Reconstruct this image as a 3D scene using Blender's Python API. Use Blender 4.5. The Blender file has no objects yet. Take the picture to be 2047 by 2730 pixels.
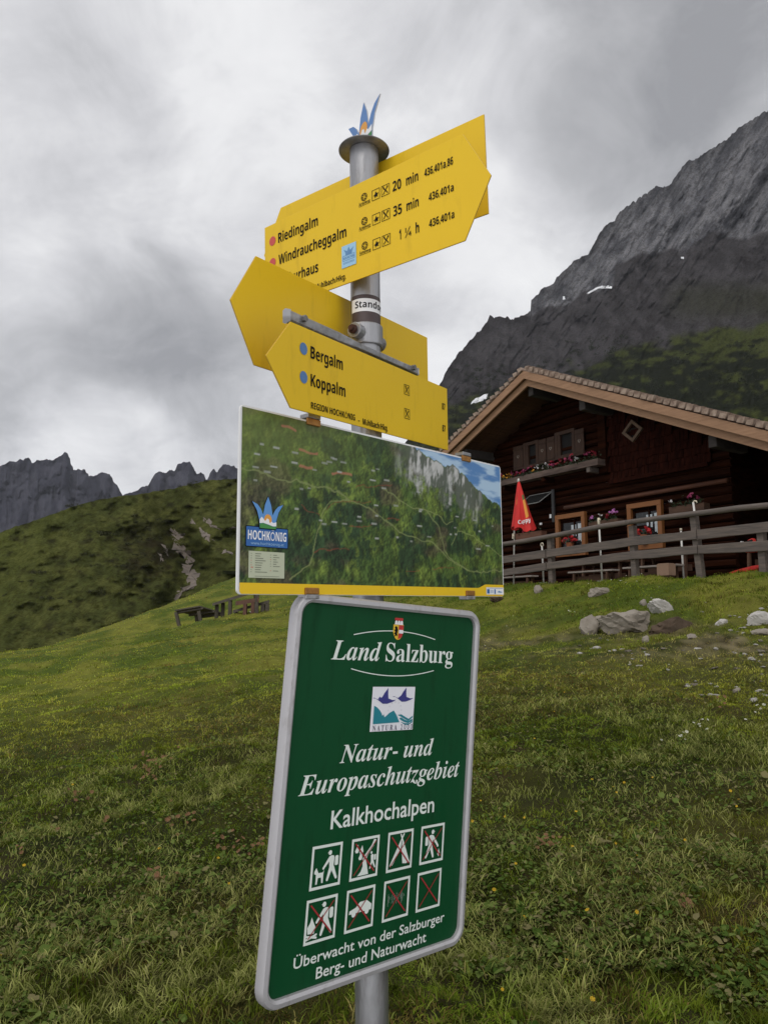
import bpy, bmesh, math, random
import numpy as np
from mathutils import Matrix, Vector
from mathutils.bvhtree import BVHTree
R = math.radians
rng = np.random.default_rng(7)
random.seed(7)
S = bpy.context.scene
COL = S.collection

# ------------------------------------------------------------------ camera
FPX, PITCH, EYE = 1971.0, R(8.0), 1.6          # focal length in photo pixels (2047 x 2730)
cd = bpy.data.cameras.new('camera'); cam = bpy.data.objects.new('camera', cd); COL.objects.link(cam)
cam.location = (0, 0, EYE); cam.rotation_euler = (R(90) + PITCH, 0, 0)
cd.sensor_fit = 'VERTICAL'; cd.sensor_height = 36; cd.lens = 36 * FPX / 2730
cd.clip_start = 0.05; cd.clip_end = 20000
S.camera = cam
CAM = np.array([0, 0, EYE]); FW = np.array([0, math.cos(PITCH), math.sin(PITCH)]); UPV = np.array([0, -math.sin(PITCH), math.cos(PITCH)])

def ray(px, py):
    return (px - 1023.5) / FPX * np.array([1., 0, 0]) - (py - 1365) / FPX * UPV + FW

def azel(px, py):                                # bearing and slope of a sight line
    r = ray(px, py); return math.atan2(r[0], r[1]), r[2] / math.hypot(r[0], r[1])

def at_depth(px, py, y):
    r = ray(px, py); return CAM + r * (y / r[1])

# ------------------------------------------------------------------ world: overcast sky
SUN_EL, SUN_AZ = R(52), R(205)                   # azimuth clockwise from +Y: behind the camera, to its left
W = bpy.data.worlds.new('World'); S.world = W; W.use_nodes = True
nt = W.node_tree; N = nt.nodes; L = nt.links; N.clear()
def nd(tree, t, **kw):
    n = tree.nodes.new(t)
    for k, v in kw.items(): setattr(n, k, v)
    return n
def math_node(tree, op, a, b=None, clamp=False):
    n = nd(tree, 'ShaderNodeMath', operation=op, use_clamp=clamp)
    for i, x in enumerate((a, b)):
        if x is None: continue
        if isinstance(x, (int, float)): n.inputs[i].default_value = x
        else: tree.links.new(x, n.inputs[i])
    return n.outputs[0]
def mixc(tree, f, a, b, bt='MIX'):
    n = nd(tree, 'ShaderNodeMix', data_type='RGBA', blend_type=bt)
    for i, x in ((0, f), (6, a), (7, b)):
        if isinstance(x, (int, float)): n.inputs[i].default_value = x
        elif isinstance(x, tuple): n.inputs[i].default_value = (*x, 1) if len(x) == 3 else x
        else: tree.links.new(x, n.inputs[i])
    return n.outputs[2]
def ramp(tree, f, stops, interp='LINEAR'):
    n = nd(tree, 'ShaderNodeValToRGB'); n.color_ramp.interpolation = interp
    e = n.color_ramp.elements
    while len(e) > 1: e.remove(e[-1])
    for i, (p, c) in enumerate(stops):
        q = e[0] if i == 0 else e.new(p)
        q.position = p; q.color = (*c, 1) if isinstance(c, tuple) else (c, c, c, 1)
    tree.links.new(f, n.inputs[0]); return n.outputs[0]

sky = nd(nt, 'ShaderNodeTexSky', sky_type='NISHITA', sun_disc=False, sun_elevation=SUN_EL, sun_rotation=SUN_AZ)
tc = nd(nt, 'ShaderNodeTexCoord')
sep = nd(nt, 'ShaderNodeSeparateXYZ'); L.new(tc.outputs['Generated'], sep.inputs[0])
den = math_node(nt, 'ADD', math_node(nt, 'MAXIMUM', sep.outputs[2], 0.0), 0.55)
cmb = nd(nt, 'ShaderNodeCombineXYZ')
L.new(math_node(nt, 'DIVIDE', sep.outputs[0], den), cmb.inputs[0]); L.new(math_node(nt, 'DIVIDE', sep.outputs[1], den), cmb.inputs[1])
def wnoise(scale, detail, rough, dist, off):
    mp = nd(nt, 'ShaderNodeMapping'); L.new(cmb.outputs[0], mp.inputs[0]); mp.inputs[1].default_value = off
    n = nd(nt, 'ShaderNodeTexNoise'); L.new(mp.outputs[0], n.inputs[0])
    n.inputs['Scale'].default_value = scale; n.inputs['Detail'].default_value = detail
    n.inputs['Roughness'].default_value = rough; n.inputs['Distortion'].default_value = dist
    return n.outputs[0]
n1 = wnoise(1.7, 8, 0.56, 0.5, (3.1, 1.7, 0)); n2 = wnoise(6.0, 8, 0.6, 0.5, (7.7, 0.4, 2))
cloud = math_node(nt, 'ADD', math_node(nt, 'MULTIPLY', n1, 0.62), math_node(nt, 'MULTIPLY', n2, 0.42))
def blob(px, py, width, amp):                    # a thicker or thinner stretch of the cloud deck
    r = ray(px, py); r = r / np.linalg.norm(r)
    vm = nd(nt, 'ShaderNodeVectorMath', operation='DOT_PRODUCT')
    nv = nd(nt, 'ShaderNodeVectorMath', operation='NORMALIZE'); L.new(tc.outputs['Generated'], nv.inputs[0])
    L.new(nv.outputs[0], vm.inputs[0]); vm.inputs[1].default_value = tuple(r)
    mr = nd(nt, 'ShaderNodeMapRange', interpolation_type='SMOOTHERSTEP')
    L.new(vm.outputs['Value'], mr.inputs[0]); mr.inputs[1].default_value = math.cos(R(width)); mr.inputs[2].default_value = 1.0
    mr.inputs[3].default_value = 0; mr.inputs[4].default_value = amp
    return mr.outputs[0]
for b in [(230, 1030, 18, -0.08), (300, 1290, 9, 0.20), (60, 560, 11, 0.05), (90, 250, 13, -0.05), (1000, 250, 22, 0.08), (1420, 430, 12, 0.06),
          (1800, 330, 15, -0.12), (1330, 650, 8, 0.07), (300, 640, 12, 0.05), (1180, 1150, 9, 0.10), (330, 800, 7, -0.05), (520, 1120, 9, -0.04), (1600, 120, 12, -0.06)]:
    cloud = math_node(nt, 'ADD', cloud, blob(*b))
ccol = ramp(nt, cloud, [(0.28, (3.4, 3.42, 3.58)), (0.42, (5.2, 5.22, 5.38)), (0.52, (7.0, 7.0, 7.2)), (0.62, (8.9, 8.9, 9.0)), (0.78, (10.2, 10.2, 10.2))])
# the deck is thinner on the sun's side, behind the camera
back = nd(nt, 'ShaderNodeMapRange', interpolation_type='SMOOTHSTEP'); L.new(sep.outputs[1], back.inputs[0])
back.inputs[1].default_value = 0.25; back.inputs[2].default_value = -0.7; back.inputs[3].default_value = 1.0; back.inputs[4].default_value = 1.25
cm = nd(nt, 'ShaderNodeVectorMath', operation='SCALE'); L.new(ccol, cm.inputs[0]); L.new(back.outputs[0], cm.inputs[3])
bg = nd(nt, 'ShaderNodeBackground'); bg.inputs[1].default_value = 0.1
L.new(mixc(nt, 0.94, sky.outputs[0], cm.outputs[0]), bg.inputs[0])
wo = nd(nt, 'ShaderNodeOutputWorld'); L.new(bg.outputs[0], wo.inputs[0])

sl = bpy.data.lights.new('sun', 'SUN'); sl.energy = 1.0; sl.angle = R(35); sl.color = (1, 0.965, 0.91)
so = bpy.data.objects.new('sun', sl); COL.objects.link(so)
sd = Vector((math.sin(SUN_AZ) * math.cos(SUN_EL), math.cos(SUN_AZ) * math.cos(SUN_EL), math.sin(SUN_EL)))
so.rotation_euler = sd.to_track_quat('Z', 'Y').to_euler(); so.location = (0, -5, 20)
V = S.view_settings; V.view_transform = 'Standard'; V.look = 'None'; V.gamma = 1; V.exposure = 0.0; V.use_curve_mapping = False
S.cycles.max_bounces = 6

# ------------------------------------------------------------------ helpers
MATS = {}
def mat(name, color, rough=0.8, metal=0.0, var=0.0, scale=8.0, bump=0.0, bscale=None, stretch=(1, 1, 1), dark=None, attr=None, spec=0.5, coords='Object'):
    """principled material; noise mixes towards `dark`; attr = colour attribute name"""
    if name in MATS: return MATS[name]
    m = bpy.data.materials.new(name); m.use_nodes = True; t = m.node_tree
    p = t.nodes['Principled BSDF']; p.inputs['Roughness'].default_value = rough; p.inputs['Metallic'].default_value = metal
    p.inputs['Specular IOR Level'].default_value = spec
    c = (*color, 1)
    if attr:
        a = nd(t, 'ShaderNodeVertexColor', layer_name=attr); src = a.outputs[0]
    else: src = None
    if var or bump:
        tcn = nd(t, 'ShaderNodeTexCoord'); mp = nd(t, 'ShaderNodeMapping'); mp.inputs[3].default_value = stretch
        t.links.new(tcn.outputs[coords], mp.inputs[0])
        n = nd(t, 'ShaderNodeTexNoise'); t.links.new(mp.outputs[0], n.inputs[0]); n.inputs['Scale'].default_value = scale
        n.inputs['Detail'].default_value = 6; n.inputs['Roughness'].default_value = 0.6
        if var:
            f = ramp(t, n.outputs[0], [(0.32, 0.0), (0.68, 1.0)])
            fa = math_node(t, 'MULTIPLY', f, var)
            if src is not None: src = mixc(t, fa, src, dark or (0.3, 0.3, 0.3), 'MULTIPLY')
            else: src = mixc(t, fa, color, dark or tuple(x * 0.45 for x in color))
        if bump:
            nb = n
            if bscale:
                nb = nd(t, 'ShaderNodeTexNoise'); t.links.new(mp.outputs[0], nb.inputs[0]); nb.inputs['Scale'].default_value = bscale; nb.inputs['Detail'].default_value = 6
            b = nd(t, 'ShaderNodeBump'); b.inputs[0].default_value = min(1, bump); b.inputs[1].default_value = 0.02 if bump <= 1 else bump
            t.links.new(nb.outputs[0], b.inputs['Height']); t.links.new(b.outputs[0], p.inputs['Normal'])
    if src is not None: t.links.new(src, p.inputs['Base Color'])
    else: p.inputs['Base Color'].default_value = c
    MATS[name] = m; return m

class MB:
    def __init__(s): s.v = []; s.f = []; s.mi = []; s.cur = 0
    def add(s, vs, fs):
        o = len(s.v); s.v += [tuple(map(float, x)) for x in vs]; s.f += [tuple(i + o for i in f) for f in fs]; s.mi += [s.cur] * len(fs); return s
    def box(s, c, d, rot=None):
        x, y, z = (q / 2 for q in d)
        vs = [Vector((a * x, b * y, e * z)) for e in (-1, 1) for a, b in ((-1, -1), (1, -1), (1, 1), (-1, 1))]
        if rot is not None: vs = [rot @ q for q in vs]
        vs = [q + Vector(c) for q in vs]
        return s.add(vs, [(3, 2, 1, 0), (4, 5, 6, 7), (0, 1, 5, 4), (1, 2, 6, 5), (2, 3, 7, 6), (3, 0, 4, 7)])
    def beam(s, p, q, w, h, up=(0, 0, 1)):       # a box from p to q
        p, q = Vector(p), Vector(q); x = (q - p).normalized(); y = Vector(up).cross(x).normalized(); z = x.cross(y)
        M = Matrix((x, y, z)).transposed()
        return s.box((p + q) / 2, ((q - p).length, w, h), M)
    def tube(s, pts, rad, n=12, cap=True):
        pts = [Vector(p) for p in pts]; k = len(pts)
        rad = [rad] * k if isinstance(rad, (int, float)) else rad
        vs = []; a = None
        for i, p in enumerate(pts):
            t = (pts[min(i + 1, k - 1)] - pts[max(i - 1, 0)]).normalized()
            if a is None: a = t.orthogonal().normalized()
            a = (a - t * a.dot(t)).normalized(); b = t.cross(a)
            vs += [p + (a * math.cos(2 * math.pi * j / n) + b * math.sin(2 * math.pi * j / n)) * rad[i] for j in range(n)]
        fs = [(i * n + j, i * n + (j + 1) % n, (i + 1) * n + (j + 1) % n, (i + 1) * n + j) for i in range(k - 1) for j in range(n)]
        if cap: fs += [tuple(reversed(range(n))), tuple(range((k - 1) * n, k * n))]
        return s.add(vs, fs)
    def prism(s, outline, z0, z1):               # outline counter-clockwise in xy
        n = len(outline)
        vs = [(x, y, z0) for x, y in outline] + [(x, y, z1) for x, y in outline]
        return s.add(vs, [tuple(reversed(range(n))), tuple(range(n, 2 * n))] + [(i, (i + 1) % n, n + (i + 1) % n, n + i) for i in range(n)])
    def flat(s, outline, z):
        return s.add([(x, y, z) for x, y in outline], [tuple(range(len(outline)))])
    def build(s, name, m, parent=None, smooth=False, bevel=0, mw=None):
        me = bpy.data.meshes.new(name); me.from_pydata(s.v, [], s.f); me.update()
        for q in (m if isinstance(m, (list, tuple)) else [m]): me.materials.append(q)
        if max(s.mi, default=0): me.polygons.foreach_set('material_index', s.mi)
        if smooth: me.polygons.foreach_set('use_smooth', [True] * len(me.polygons))
        o = bpy.data.objects.new(name, me); COL.objects.link(o)
        if parent: o.parent = parent
        if mw is not None: o.matrix_world = mw
        if bevel:
            b = o.modifiers.new('bevel', 'BEVEL'); b.width = bevel; b.segments = 2; b.limit_method = 'ANGLE'
        return o

def tag(o, label=None, cat=None, group=None, kind=None):
    for k, v in (('label', label), ('category', cat), ('group', group), ('kind', kind)):
        if v: o[k] = v
    return o
def thing(name, label, cat, mw=None, group=None):
    o = bpy.data.objects.new(name, None); COL.objects.link(o); o.empty_display_size = 0.2
    if mw is not None: o.matrix_world = mw
    return tag(o, label, cat, group)
def frame(O, U, Vv):
    U = Vector(U).normalized(); Vv = Vector(Vv); Vv = (Vv - U * U.dot(Vv)).normalized(); Nn = U.cross(Vv)
    M = Matrix((U, Vv, Nn)).transposed().to_4x4(); M.translation = Vector(O); return M
def copy_thing(o, mw):
    c = o.copy(); COL.objects.link(c); c.matrix_world = mw
    for ch in o.children:
        k = ch.copy(); COL.objects.link(k); k.parent = c
    return c

def hash2(ix, iy, seed):
    h = (ix.astype(np.int64) * 374761393 + iy.astype(np.int64) * 668265263 + seed * 982451653) & 0xffffffff
    h = ((h ^ (h >> 13)) * 1274126177) & 0xffffffff
    h = ((h ^ (h >> 16)) * 2246822519) & 0xffffffff
    return ((h ^ (h >> 15)) & 0xffffff) / float(0xffffff)
def vnoise(x, y, seed=0):
    x = np.asarray(x, float); y = np.asarray(y, float)
    ix = np.floor(x); iy = np.floor(y); fx = x - ix; fy = y - iy
    fx = fx * fx * fx * (fx * (fx * 6 - 15) + 10); fy = fy * fy * fy * (fy * (fy * 6 - 15) + 10)
    a = hash2(ix, iy, seed); b = hash2(ix + 1, iy, seed); c = hash2(ix, iy + 1, seed); d = hash2(ix + 1, iy + 1, seed)
    return (a * (1 - fx) + b * fx) * (1 - fy) + (c * (1 - fx) + d * fx) * fy
def fbm(x, y, octv=5, seed=0, gain=0.5, ridged=False):
    s = 0; a = 1; t = 0; k = 1.0
    for i in range(octv):
        n = vnoise(x * k + i * 17.3, y * k - i * 9.1, seed + i)
        if ridged: n = 1 - np.abs(2 * n - 1)
        s = s + a * n; t += a; a *= gain; k *= 2.03
    return s / t
def sstep(a, b, x):
    t = np.clip((x - a) / (b - a), 0, 1); return t * t * (3 - 2 * t)
def lerp3(c0, c1, f):
    return np.asarray(c0) * (1 - f[..., None]) + np.asarray(c1) * f[..., None]

def grid_mesh(name, P, C, m, parent=None, smooth=True, **tags):
    """P: (a,b,3) points, C: (a,b,3) colours"""
    a, b, _ = P.shape
    me = bpy.data.meshes.new(name); me.vertices.add(a * b); me.vertices.foreach_set('co', P.reshape(-1).astype(np.float32))
    i = np.arange(a * b).reshape(a, b)
    q = np.stack([i[:-1, :-1], i[:-1, 1:], i[1:, 1:], i[1:, :-1]], -1).reshape(-1, 4); nq = len(q)
    me.loops.add(nq * 4); me.loops.foreach_set('vertex_index', q.reshape(-1).astype(np.int32))
    me.polygons.add(nq); me.polygons.foreach_set('loop_start', np.arange(0, nq * 4, 4, dtype=np.int32)); me.polygons.foreach_set('loop_total', np.full(nq, 4, np.int32))
    me.update(calc_edges=True); me.polygons.foreach_set('use_smooth', [smooth] * nq)
    if C is not None:
        at = me.color_attributes.new('paint', 'FLOAT_COLOR', 'POINT')
        at.data.foreach_set('color', np.concatenate([C.reshape(-1, 3), np.ones((a * b, 1))], 1).reshape(-1).astype(np.float32))
    me.materials.append(m)
    o = bpy.data.objects.new(name, me); COL.objects.link(o)
    if parent: o.parent = parent
    return tag(o, **tags)

def soup_mesh(name, Vv, faces_tot, idx, C, m):
    me = bpy.data.meshes.new(name); me.vertices.add(len(Vv)); me.vertices.foreach_set('co', Vv.reshape(-1).astype(np.float32))
    me.loops.add(len(idx)); me.loops.foreach_set('vertex_index', idx.astype(np.int32))
    st = np.concatenate([[0], np.cumsum(faces_tot)[:-1]])
    me.polygons.add(len(faces_tot)); me.polygons.foreach_set('loop_start', st.astype(np.int32)); me.polygons.foreach_set('loop_total', faces_tot.astype(np.int32))
    me.update(calc_edges=True)
    at = me.color_attributes.new('paint', 'FLOAT_COLOR', 'POINT')
    at.data.foreach_set('color', np.concatenate([C, np.ones((len(C), 1))], 1).reshape(-1).astype(np.float32))
    me.materials.append(m)
    o = bpy.data.objects.new(name, me); COL.objects.link(o); return o

# ------------------------------------------------------------------ terrain
HD = np.array([0.5373, -0.8434, 0]); HN = np.array([-0.8434, -0.5373, 0]); P1 = np.array([3.987, 18.0, 0])
def hutp(u, w, z):                               # u along the fence to the right, w metres behind it
    p = P1 + HD * u - HN * w; return np.array([p[0], p[1], z])
def plane(x, y): return 0.108 * x + 0.074 * y
ctrl = [(x, y, plane(x, y)) for x in (-10, -5, 0, 3) for y in (-4, 2, 6, 11)] + [(7, 4, plane(7, 4)), (7, -4, plane(7, -4)), (-8, 16, plane(-8, 16)), (-3, 16, plane(-3, 16)), (7, 8, 1.35), (11, 5, 1.6)]
for u in (-5, -3, -1, 1, 3, 5, 7, 10):
    f = hutp(u, -3.4, 0); ctrl.append((f[0], f[1], plane(f[0], f[1]) + (0.1 if u > 0 else 0.25)))
    f = hutp(u, -0.7, 0); ctrl.append((f[0], f[1], 2.27))
    f = hutp(u, 0.15, 0); ctrl.append((f[0], f[1], 2.42))
    f = hutp(u, 0.8, 0); ctrl.append((f[0], f[1], 2.3))
    f = hutp(u, 6, 0); ctrl.append((f[0], f[1], 2.35))
    f = hutp(u, 13, 0); ctrl.append((f[0], f[1], 2.9))
for px, py, y in [(482, 1684, 26), (618, 1640, 24), (714, 1631, 24), (624, 1542, 40), (548, 1572, 37), (464, 1606, 35), (380, 1635, 33), (253, 1690, 29), (169, 1724, 27), (0, 1743, 24), (-300, 1790, 21)]:
    ctrl.append(tuple(at_depth(px, py, y)))
ctrl += [(-22, 30, -2.6), (-18, 35, -1.9), (-15, 42, -0.7), (-12, 52, 1.2), (-25, 55, -5), (-35, 25, -6), (-30, 70, -6), (-10, 75, 1), (0, 40, 4.2), (0, 60, 5.5), (15, 45, 6), (30, 60, 11), (35, 30, 9), (30, 10, 6), (-25, 10, -3.2), (-25, -4, -3.4)]
CT = np.array(ctrl)
def tps_u(r2): return 0.5 * r2 * np.log(r2 + 1e-9)
n_ = len(CT); K = tps_u(((CT[:, None, :2] - CT[None, :, :2]) ** 2).sum(-1)) + np.eye(n_) * 0.25
Q = np.concatenate([np.ones((n_, 1)), CT[:, :2]], 1)
AA = np.zeros((n_ + 3, n_ + 3)); AA[:n_, :n_] = K; AA[:n_, n_:] = Q; AA[n_:, :n_] = Q.T
sol = np.linalg.solve(AA, np.concatenate([CT[:, 2], np.zeros(3)]))
def ground(x, y, fine=True):
    x = np.asarray(x, float); y = np.asarray(y, float); xf = x.ravel(); yf = y.ravel(); out = np.empty(len(xf))
    for i in range(0, len(xf), 40000):
        a = xf[i:i + 40000]; b = yf[i:i + 40000]
        k = tps_u((a[:, None] - CT[None, :, 0]) ** 2 + (b[:, None] - CT[None, :, 1]) ** 2)
        out[i:i + 40000] = k @ sol[:n_] + sol[n_] + a * sol[n_ + 1] + b * sol[n_ + 2]
    if fine:
        out += (fbm(xf * 1.3, yf * 1.3, 4, 11) - 0.5) * 0.21 + (fbm(xf * 5, yf * 5, 3, 5) - 0.5) * 0.075
    return out.reshape(x.shape)
def g1(x, y): return float(ground(np.array([x]), np.array([y]))[0])
def hut_uw(x, y):
    dx = x - P1[0]; dy = y - P1[1]
    return dx * HD[0] + dy * HD[1], -(dx * HN[0] + dy * HN[1])
def gravel(x, y):                                # how worn and stony the ground is
    u, w = hut_uw(x, y)
    band = np.exp(-((w + 4.9 - 0.12 * u) / 1.25) ** 2) * sstep(-4, 1, u) * 0.8
    right = sstep(3.4, 6.5, x) * sstep(3.0, 6.5, y) * sstep(-2.8, -3.6, w) * 0.8
    b = np.clip(band + right, 0, 1) * sstep(0.33, 0.62, fbm(x * 1.6, y * 1.6, 5, 31))
    return np.clip(b + sstep(0.25, 0.6, w) * (np.abs(u - 2) < 12), 0, 1)

az = np.linspace(R(-80), R(80), 420); rr = np.concatenate([[0.05], np.geomspace(0.4, 85, 330)])
A2, R2 = np.meshgrid(az, rr, indexing='ij'); X = R2 * np.sin(A2); Y = R2 * np.cos(A2) - 0.3
Zg = ground(X, Y)
pn = fbm(X * 0.55, Y * 0.55, 4, 3); pf = fbm(X * 4, Y * 4, 4, 8); gv = gravel(X, Y)
C = lerp3((0.026, 0.030, 0.007), (0.062, 0.058, 0.014), sstep(0.3, 0.7, pn)); C = lerp3(C, (0.05, 0.034, 0.018), sstep(0.55, 0.75, pf) * 0.7)
C = lerp3(C, (0.24, 0.20, 0.11), gv * sstep(0.35, 0.7, fbm(X * 7, Y * 7, 4, 77)) * 0.8)
far = sstep(6, 16, R2)
C = lerp3(C, lerp3((0.085, 0.125, 0.012), (0.22, 0.225, 0.032), sstep(0.35, 0.65, fbm(X * 1.1, Y * 1.1, 5, 21))), far * 0.8 * (1 - gv))
m_ground = mat('meadow soil', (0.06, 0.06, 0.02), 0.95, attr='paint', var=0.5, scale=5, bump=0.6, bscale=30, spec=0.1)
grid_mesh('meadow_ground', np.stack([X, Y, Zg], -1)[:, ::-1], C[:, ::-1], m_ground, kind='structure')

# ------------------------------------------------------------------ hills and mountains (real slopes around the camera's bearing)
def slope_mesh(name, crest, r0, r1, foot, na, ne, prof, relief, color, m, back=0.35, jag=0.0, azpad=0.02, **tags):
    cr = sorted(azel(*p) for p in crest); ca = np.array([c[0] for c in cr]); ce = np.array([c[1] for c in cr])
    a = np.linspace(ca[0] - azpad, ca[-1] + azpad, na); e1 = np.interp(a, ca, ce)
    if jag: e1 = e1 + (fbm(a * 260, a * 0 + 3.3, 5, 41, 0.6) - 0.5) * jag
    f = foot(a) if callable(foot) else np.full_like(a, foot)
    t = np.linspace(0, 1, ne)
    A, T = np.meshgrid(a, t, indexing='ij'); E1 = np.interp(A, a, e1); F = np.interp(A, a, f)
    E = F + (E1 - F) * T; Rr = r0 + (r1 - r0) * prof(T)
    Rr = Rr * (1 + relief(A, T, E) * np.minimum(1, 8 * T) )
    nb = 14; tb = np.linspace(0, 1, nb + 1)[1:]           # the far side of the ridge
    Rb = Rr[:, -1:] * (1 + 0.5 * tb[None]); Zb = (EYE + Rr[:, -1:] * E1[:, -1:]) - (Rr[:, -1:] * E1[:, -1:]) * (tb[None] ** 1.2) * 1.0 - 2
    Ra = np.concatenate([Rr, Rb], 1); Za = np.concatenate([EYE + Rr * E, Zb], 1); Aa = np.concatenate([A, np.repeat(A[:, -1:], nb, 1)], 1)
    P = np.stack([Ra * np.sin(Aa), Ra * np.cos(Aa), Za], -1)
    Cc = color(A, T, E, P[:, :ne]); Cc = np.concatenate([Cc, np.repeat(Cc[:, -1:], nb, 1)], 1)
    o = grid_mesh(name, P, Cc, m, **tags)
    bvh = BVHTree.FromPolygons([tuple(p) for p in P[:, :ne].reshape(-1, 3)], [(i * ne + j, i * ne + j + 1, (i + 1) * ne + j + 1, (i + 1) * ne + j) for i in range(na - 1) for j in range(ne - 1)])
    return o, bvh
def pix_az(px): return math.atan((px - 1023.5) / FPX / math.cos(PITCH))
def to_px(A, E):                                  # back to photo coordinates, for laying out bands of rock and scrub
    x = np.sin(A); y = np.cos(A); z = E
    d = y * FW[1] + z * FW[2]; return 1023.5 + FPX * x / d, 1365 - FPX * (y * UPV[1] + z * UPV[2]) / d

m_rock = mat('mountain rock and scrub', (0.15, 0.15, 0.15), 1.0, attr='paint', var=0.45, scale=0.10, dark=(0.55, 0.55, 0.57), bump=1.1, bscale=0.16, spec=0.0)
m_hill = mat('hill turf', (0.05, 0.05, 0.02), 1.0, attr='paint', var=0.3, scale=0.3, bump=0.5, bscale=1.2, spec=0.0)

def z5(pts): return [(1180 + x * 0.5226, 280 + y * 0.5226) for x, y in pts]
def z6(pts): return [(x * 0.4219, 1150 + y * 0.4219) for x, y in pts]
right_crest = [(640, 1345), (900, 1290), (1040, 1230), (1120, 1130), (1160, 1050)] + z5([(0, 1400), (10, 1370), (60, 1290), (140, 1200), (222, 1115), (240, 1068), (262, 1085), (330, 1080), (345, 1090), (405, 1076), (425, 1065), (447, 1048), (450, 990), (490, 958), (520, 928), (560, 920), (575, 890), (600, 860), (670, 792), (740, 760), (790, 670), (840, 600), (872, 592), (885, 565), (930, 520), (980, 490), (1040, 448), (1085, 415), (1150, 415), (1180, 375), (1200, 345), (1250, 285), (1300, 265), (1420, 195), (1520, 110), (1600, 60), (1659, 25)]) + [(2150, 215), (2350, 120), (2700, 60), (3300, 260), (4200, 700)]
def right_relief(A, T, E):
    s = (A * 0.82 - E * 0.55); q = (A * 0.55 + E * 0.82)
    big = fbm(s * 14, q * 5, 5, 101, 0.55, True) - 0.6
    med = fbm(s * 55, q * 20, 5, 131, 0.55, True) - 0.6
    return (big * 0.085 + med * 0.022 + (fbm(s * 190, q * 60, 4, 7, 0.6, True) - 0.6) * 0.010) * np.minimum(1, 6 * (1 - T) + 0.12)
def right_color(A, T, E, P):
    px, py = to_px(A, E)
    zx = (px - 1180) / 0.5226; zy = (py - 280) / 0.5226
    wob = (fbm(A * 40, E * 40, 5, 55) - 0.5)
    bx = [-500, 300, 447, 620, 760, 865, 880, 1000, 1080, 1160, 1220, 1300, 1360, 1560, 1700, 2400]
    by = [900, 980, 1060, 1005, 950, 935, 800, 775, 745, 745, 785, 700, 655, 690, 640, 500]
    rockline = np.interp(zx, bx, by) + wob * 90                     # light cliffs above, dark broken slope below
    rock = sstep(14, -14, zy - rockline)
    st = fbm((A * 0.82 - E * 0.55) * 150, (A * 0.55 + E * 0.82) * 34, 5, 61)
    c_rock = lerp3((0.090, 0.091, 0.100), (0.185, 0.185, 0.196), sstep(0.34, 0.66, st * 0.75 + 0.25 * fbm(A * 300 - E * 200, A * 200 + E * 260, 4, 66)))
    crk = fbm((A * 0.82 - E * 0.55) * 230, (A * 0.55 + E * 0.82) * 48, 4, 75, 0.55, True); c_rock = lerp3(c_rock, c_rock * 0.5, sstep(0.70, 0.84, crk)); c_rock = lerp3(c_rock, c_rock * 1.25, sstep(0.40, 0.30, crk))
    c_dark = lerp3((0.044, 0.041, 0.042), (0.070, 0.066, 0.069), sstep(0.3, 0.7, fbm(A * 90 + E * 60, E * 70 - A * 20, 5, 91)))
    c = lerp3(c_dark, c_rock, rock)
    lowx = [-500, 0, 300, 640, 800, 1060, 1300, 1659, 2400]; lowy = [1550, 1520, 1430, 1350, 1290, 1215, 1130, 1120, 1050]
    gl = np.interp(zx, lowx, lowy) + wob * 150
    green = sstep(-25, 25, zy - gl)
    bush = fbm(A * 75 + E * 25, E * 150, 5, 47)
    c_green = lerp3((0.058, 0.068, 0.020), (0.015, 0.018, 0.010), sstep(0.37, 0.63, bush + 0.30 * sstep(1180, 1340, zy + wob * 80) - 0.16))
    c = lerp3(c, c_green, green)
    mid = sstep(120, -60, np.abs(zx - 1450) - 260) * sstep(140, 20, np.abs(zy - 1000)) * 0.6
    top_ = sstep(0.93, 0.985, T + wob * 0.05); c = lerp3(c, c * 0.72, top_)
    return lerp3(c, (0.038, 0.04, 0.02), mid * (1 - rock) * (1 - green))
rm, rm_bvh = slope_mesh('mountain', right_crest, 95, 1500, 0.055, 820, 420, lambda t: 1 - (1 - t) ** 1.55, right_relief, right_color, m_rock, jag=0.009, kind='structure')

far_crest = [(-900, 1290), (-500, 1230), (-200, 1250)] + z6([(0, 215), (60, 190), (130, 182), (160, 165), (185, 160), (200, 180), (207, 197), (255, 180), (300, 178), (340, 187), (352, 170), (385, 150), (415, 133), (432, 145), (445, 170), (448, 205), (463, 222), (466, 245), (495, 232), (520, 245), (538, 236), (548, 268), (558, 272), (562, 290), (600, 284), (640, 265), (690, 262), (708, 285), (720, 325), (745, 350), (768, 395)]) + z6([(780, 408), (850, 375), (935, 340), (955, 312), (975, 285), (1000, 255), (1022, 250), (1045, 268), (1070, 250), (1108, 238), (1122, 205), (1150, 198), (1200, 190), (1222, 215), (1232, 240), (1246, 268), (1275, 262), (1292, 275), (1304, 312), (1316, 300), (1330, 262), (1350, 243), (1375, 258), (1400, 220), (1412, 208), (1480, 215), (1510, 240)]) + [(700, 1270), (900, 1330), (1100, 1400)]
def far_relief(A, T, E):
    return ((fbm(A * 60, E * 30, 5, 201, 0.55, True) - 0.6) * 0.10 + (fbm(A * 220, E * 90, 4, 231) - 0.5) * 0.012) * np.minimum(1, 5 * (1 - T) + 0.1)
def far_color(A, T, E, P):
    c = lerp3((0.046, 0.047, 0.064), (0.074, 0.075, 0.096), sstep(0.35, 0.7, fbm(A * 170, E * 60, 5, 251)))  # blue-grey tint: distance haze put into the rock colour
    return c
slope_mesh('mountain_range', far_crest, 900, 3200, 0.02, 700, 120, lambda t: 1 - (1 - t) ** 1.6, far_relief, far_color, m_rock, jag=0.008, kind='structure')

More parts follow.
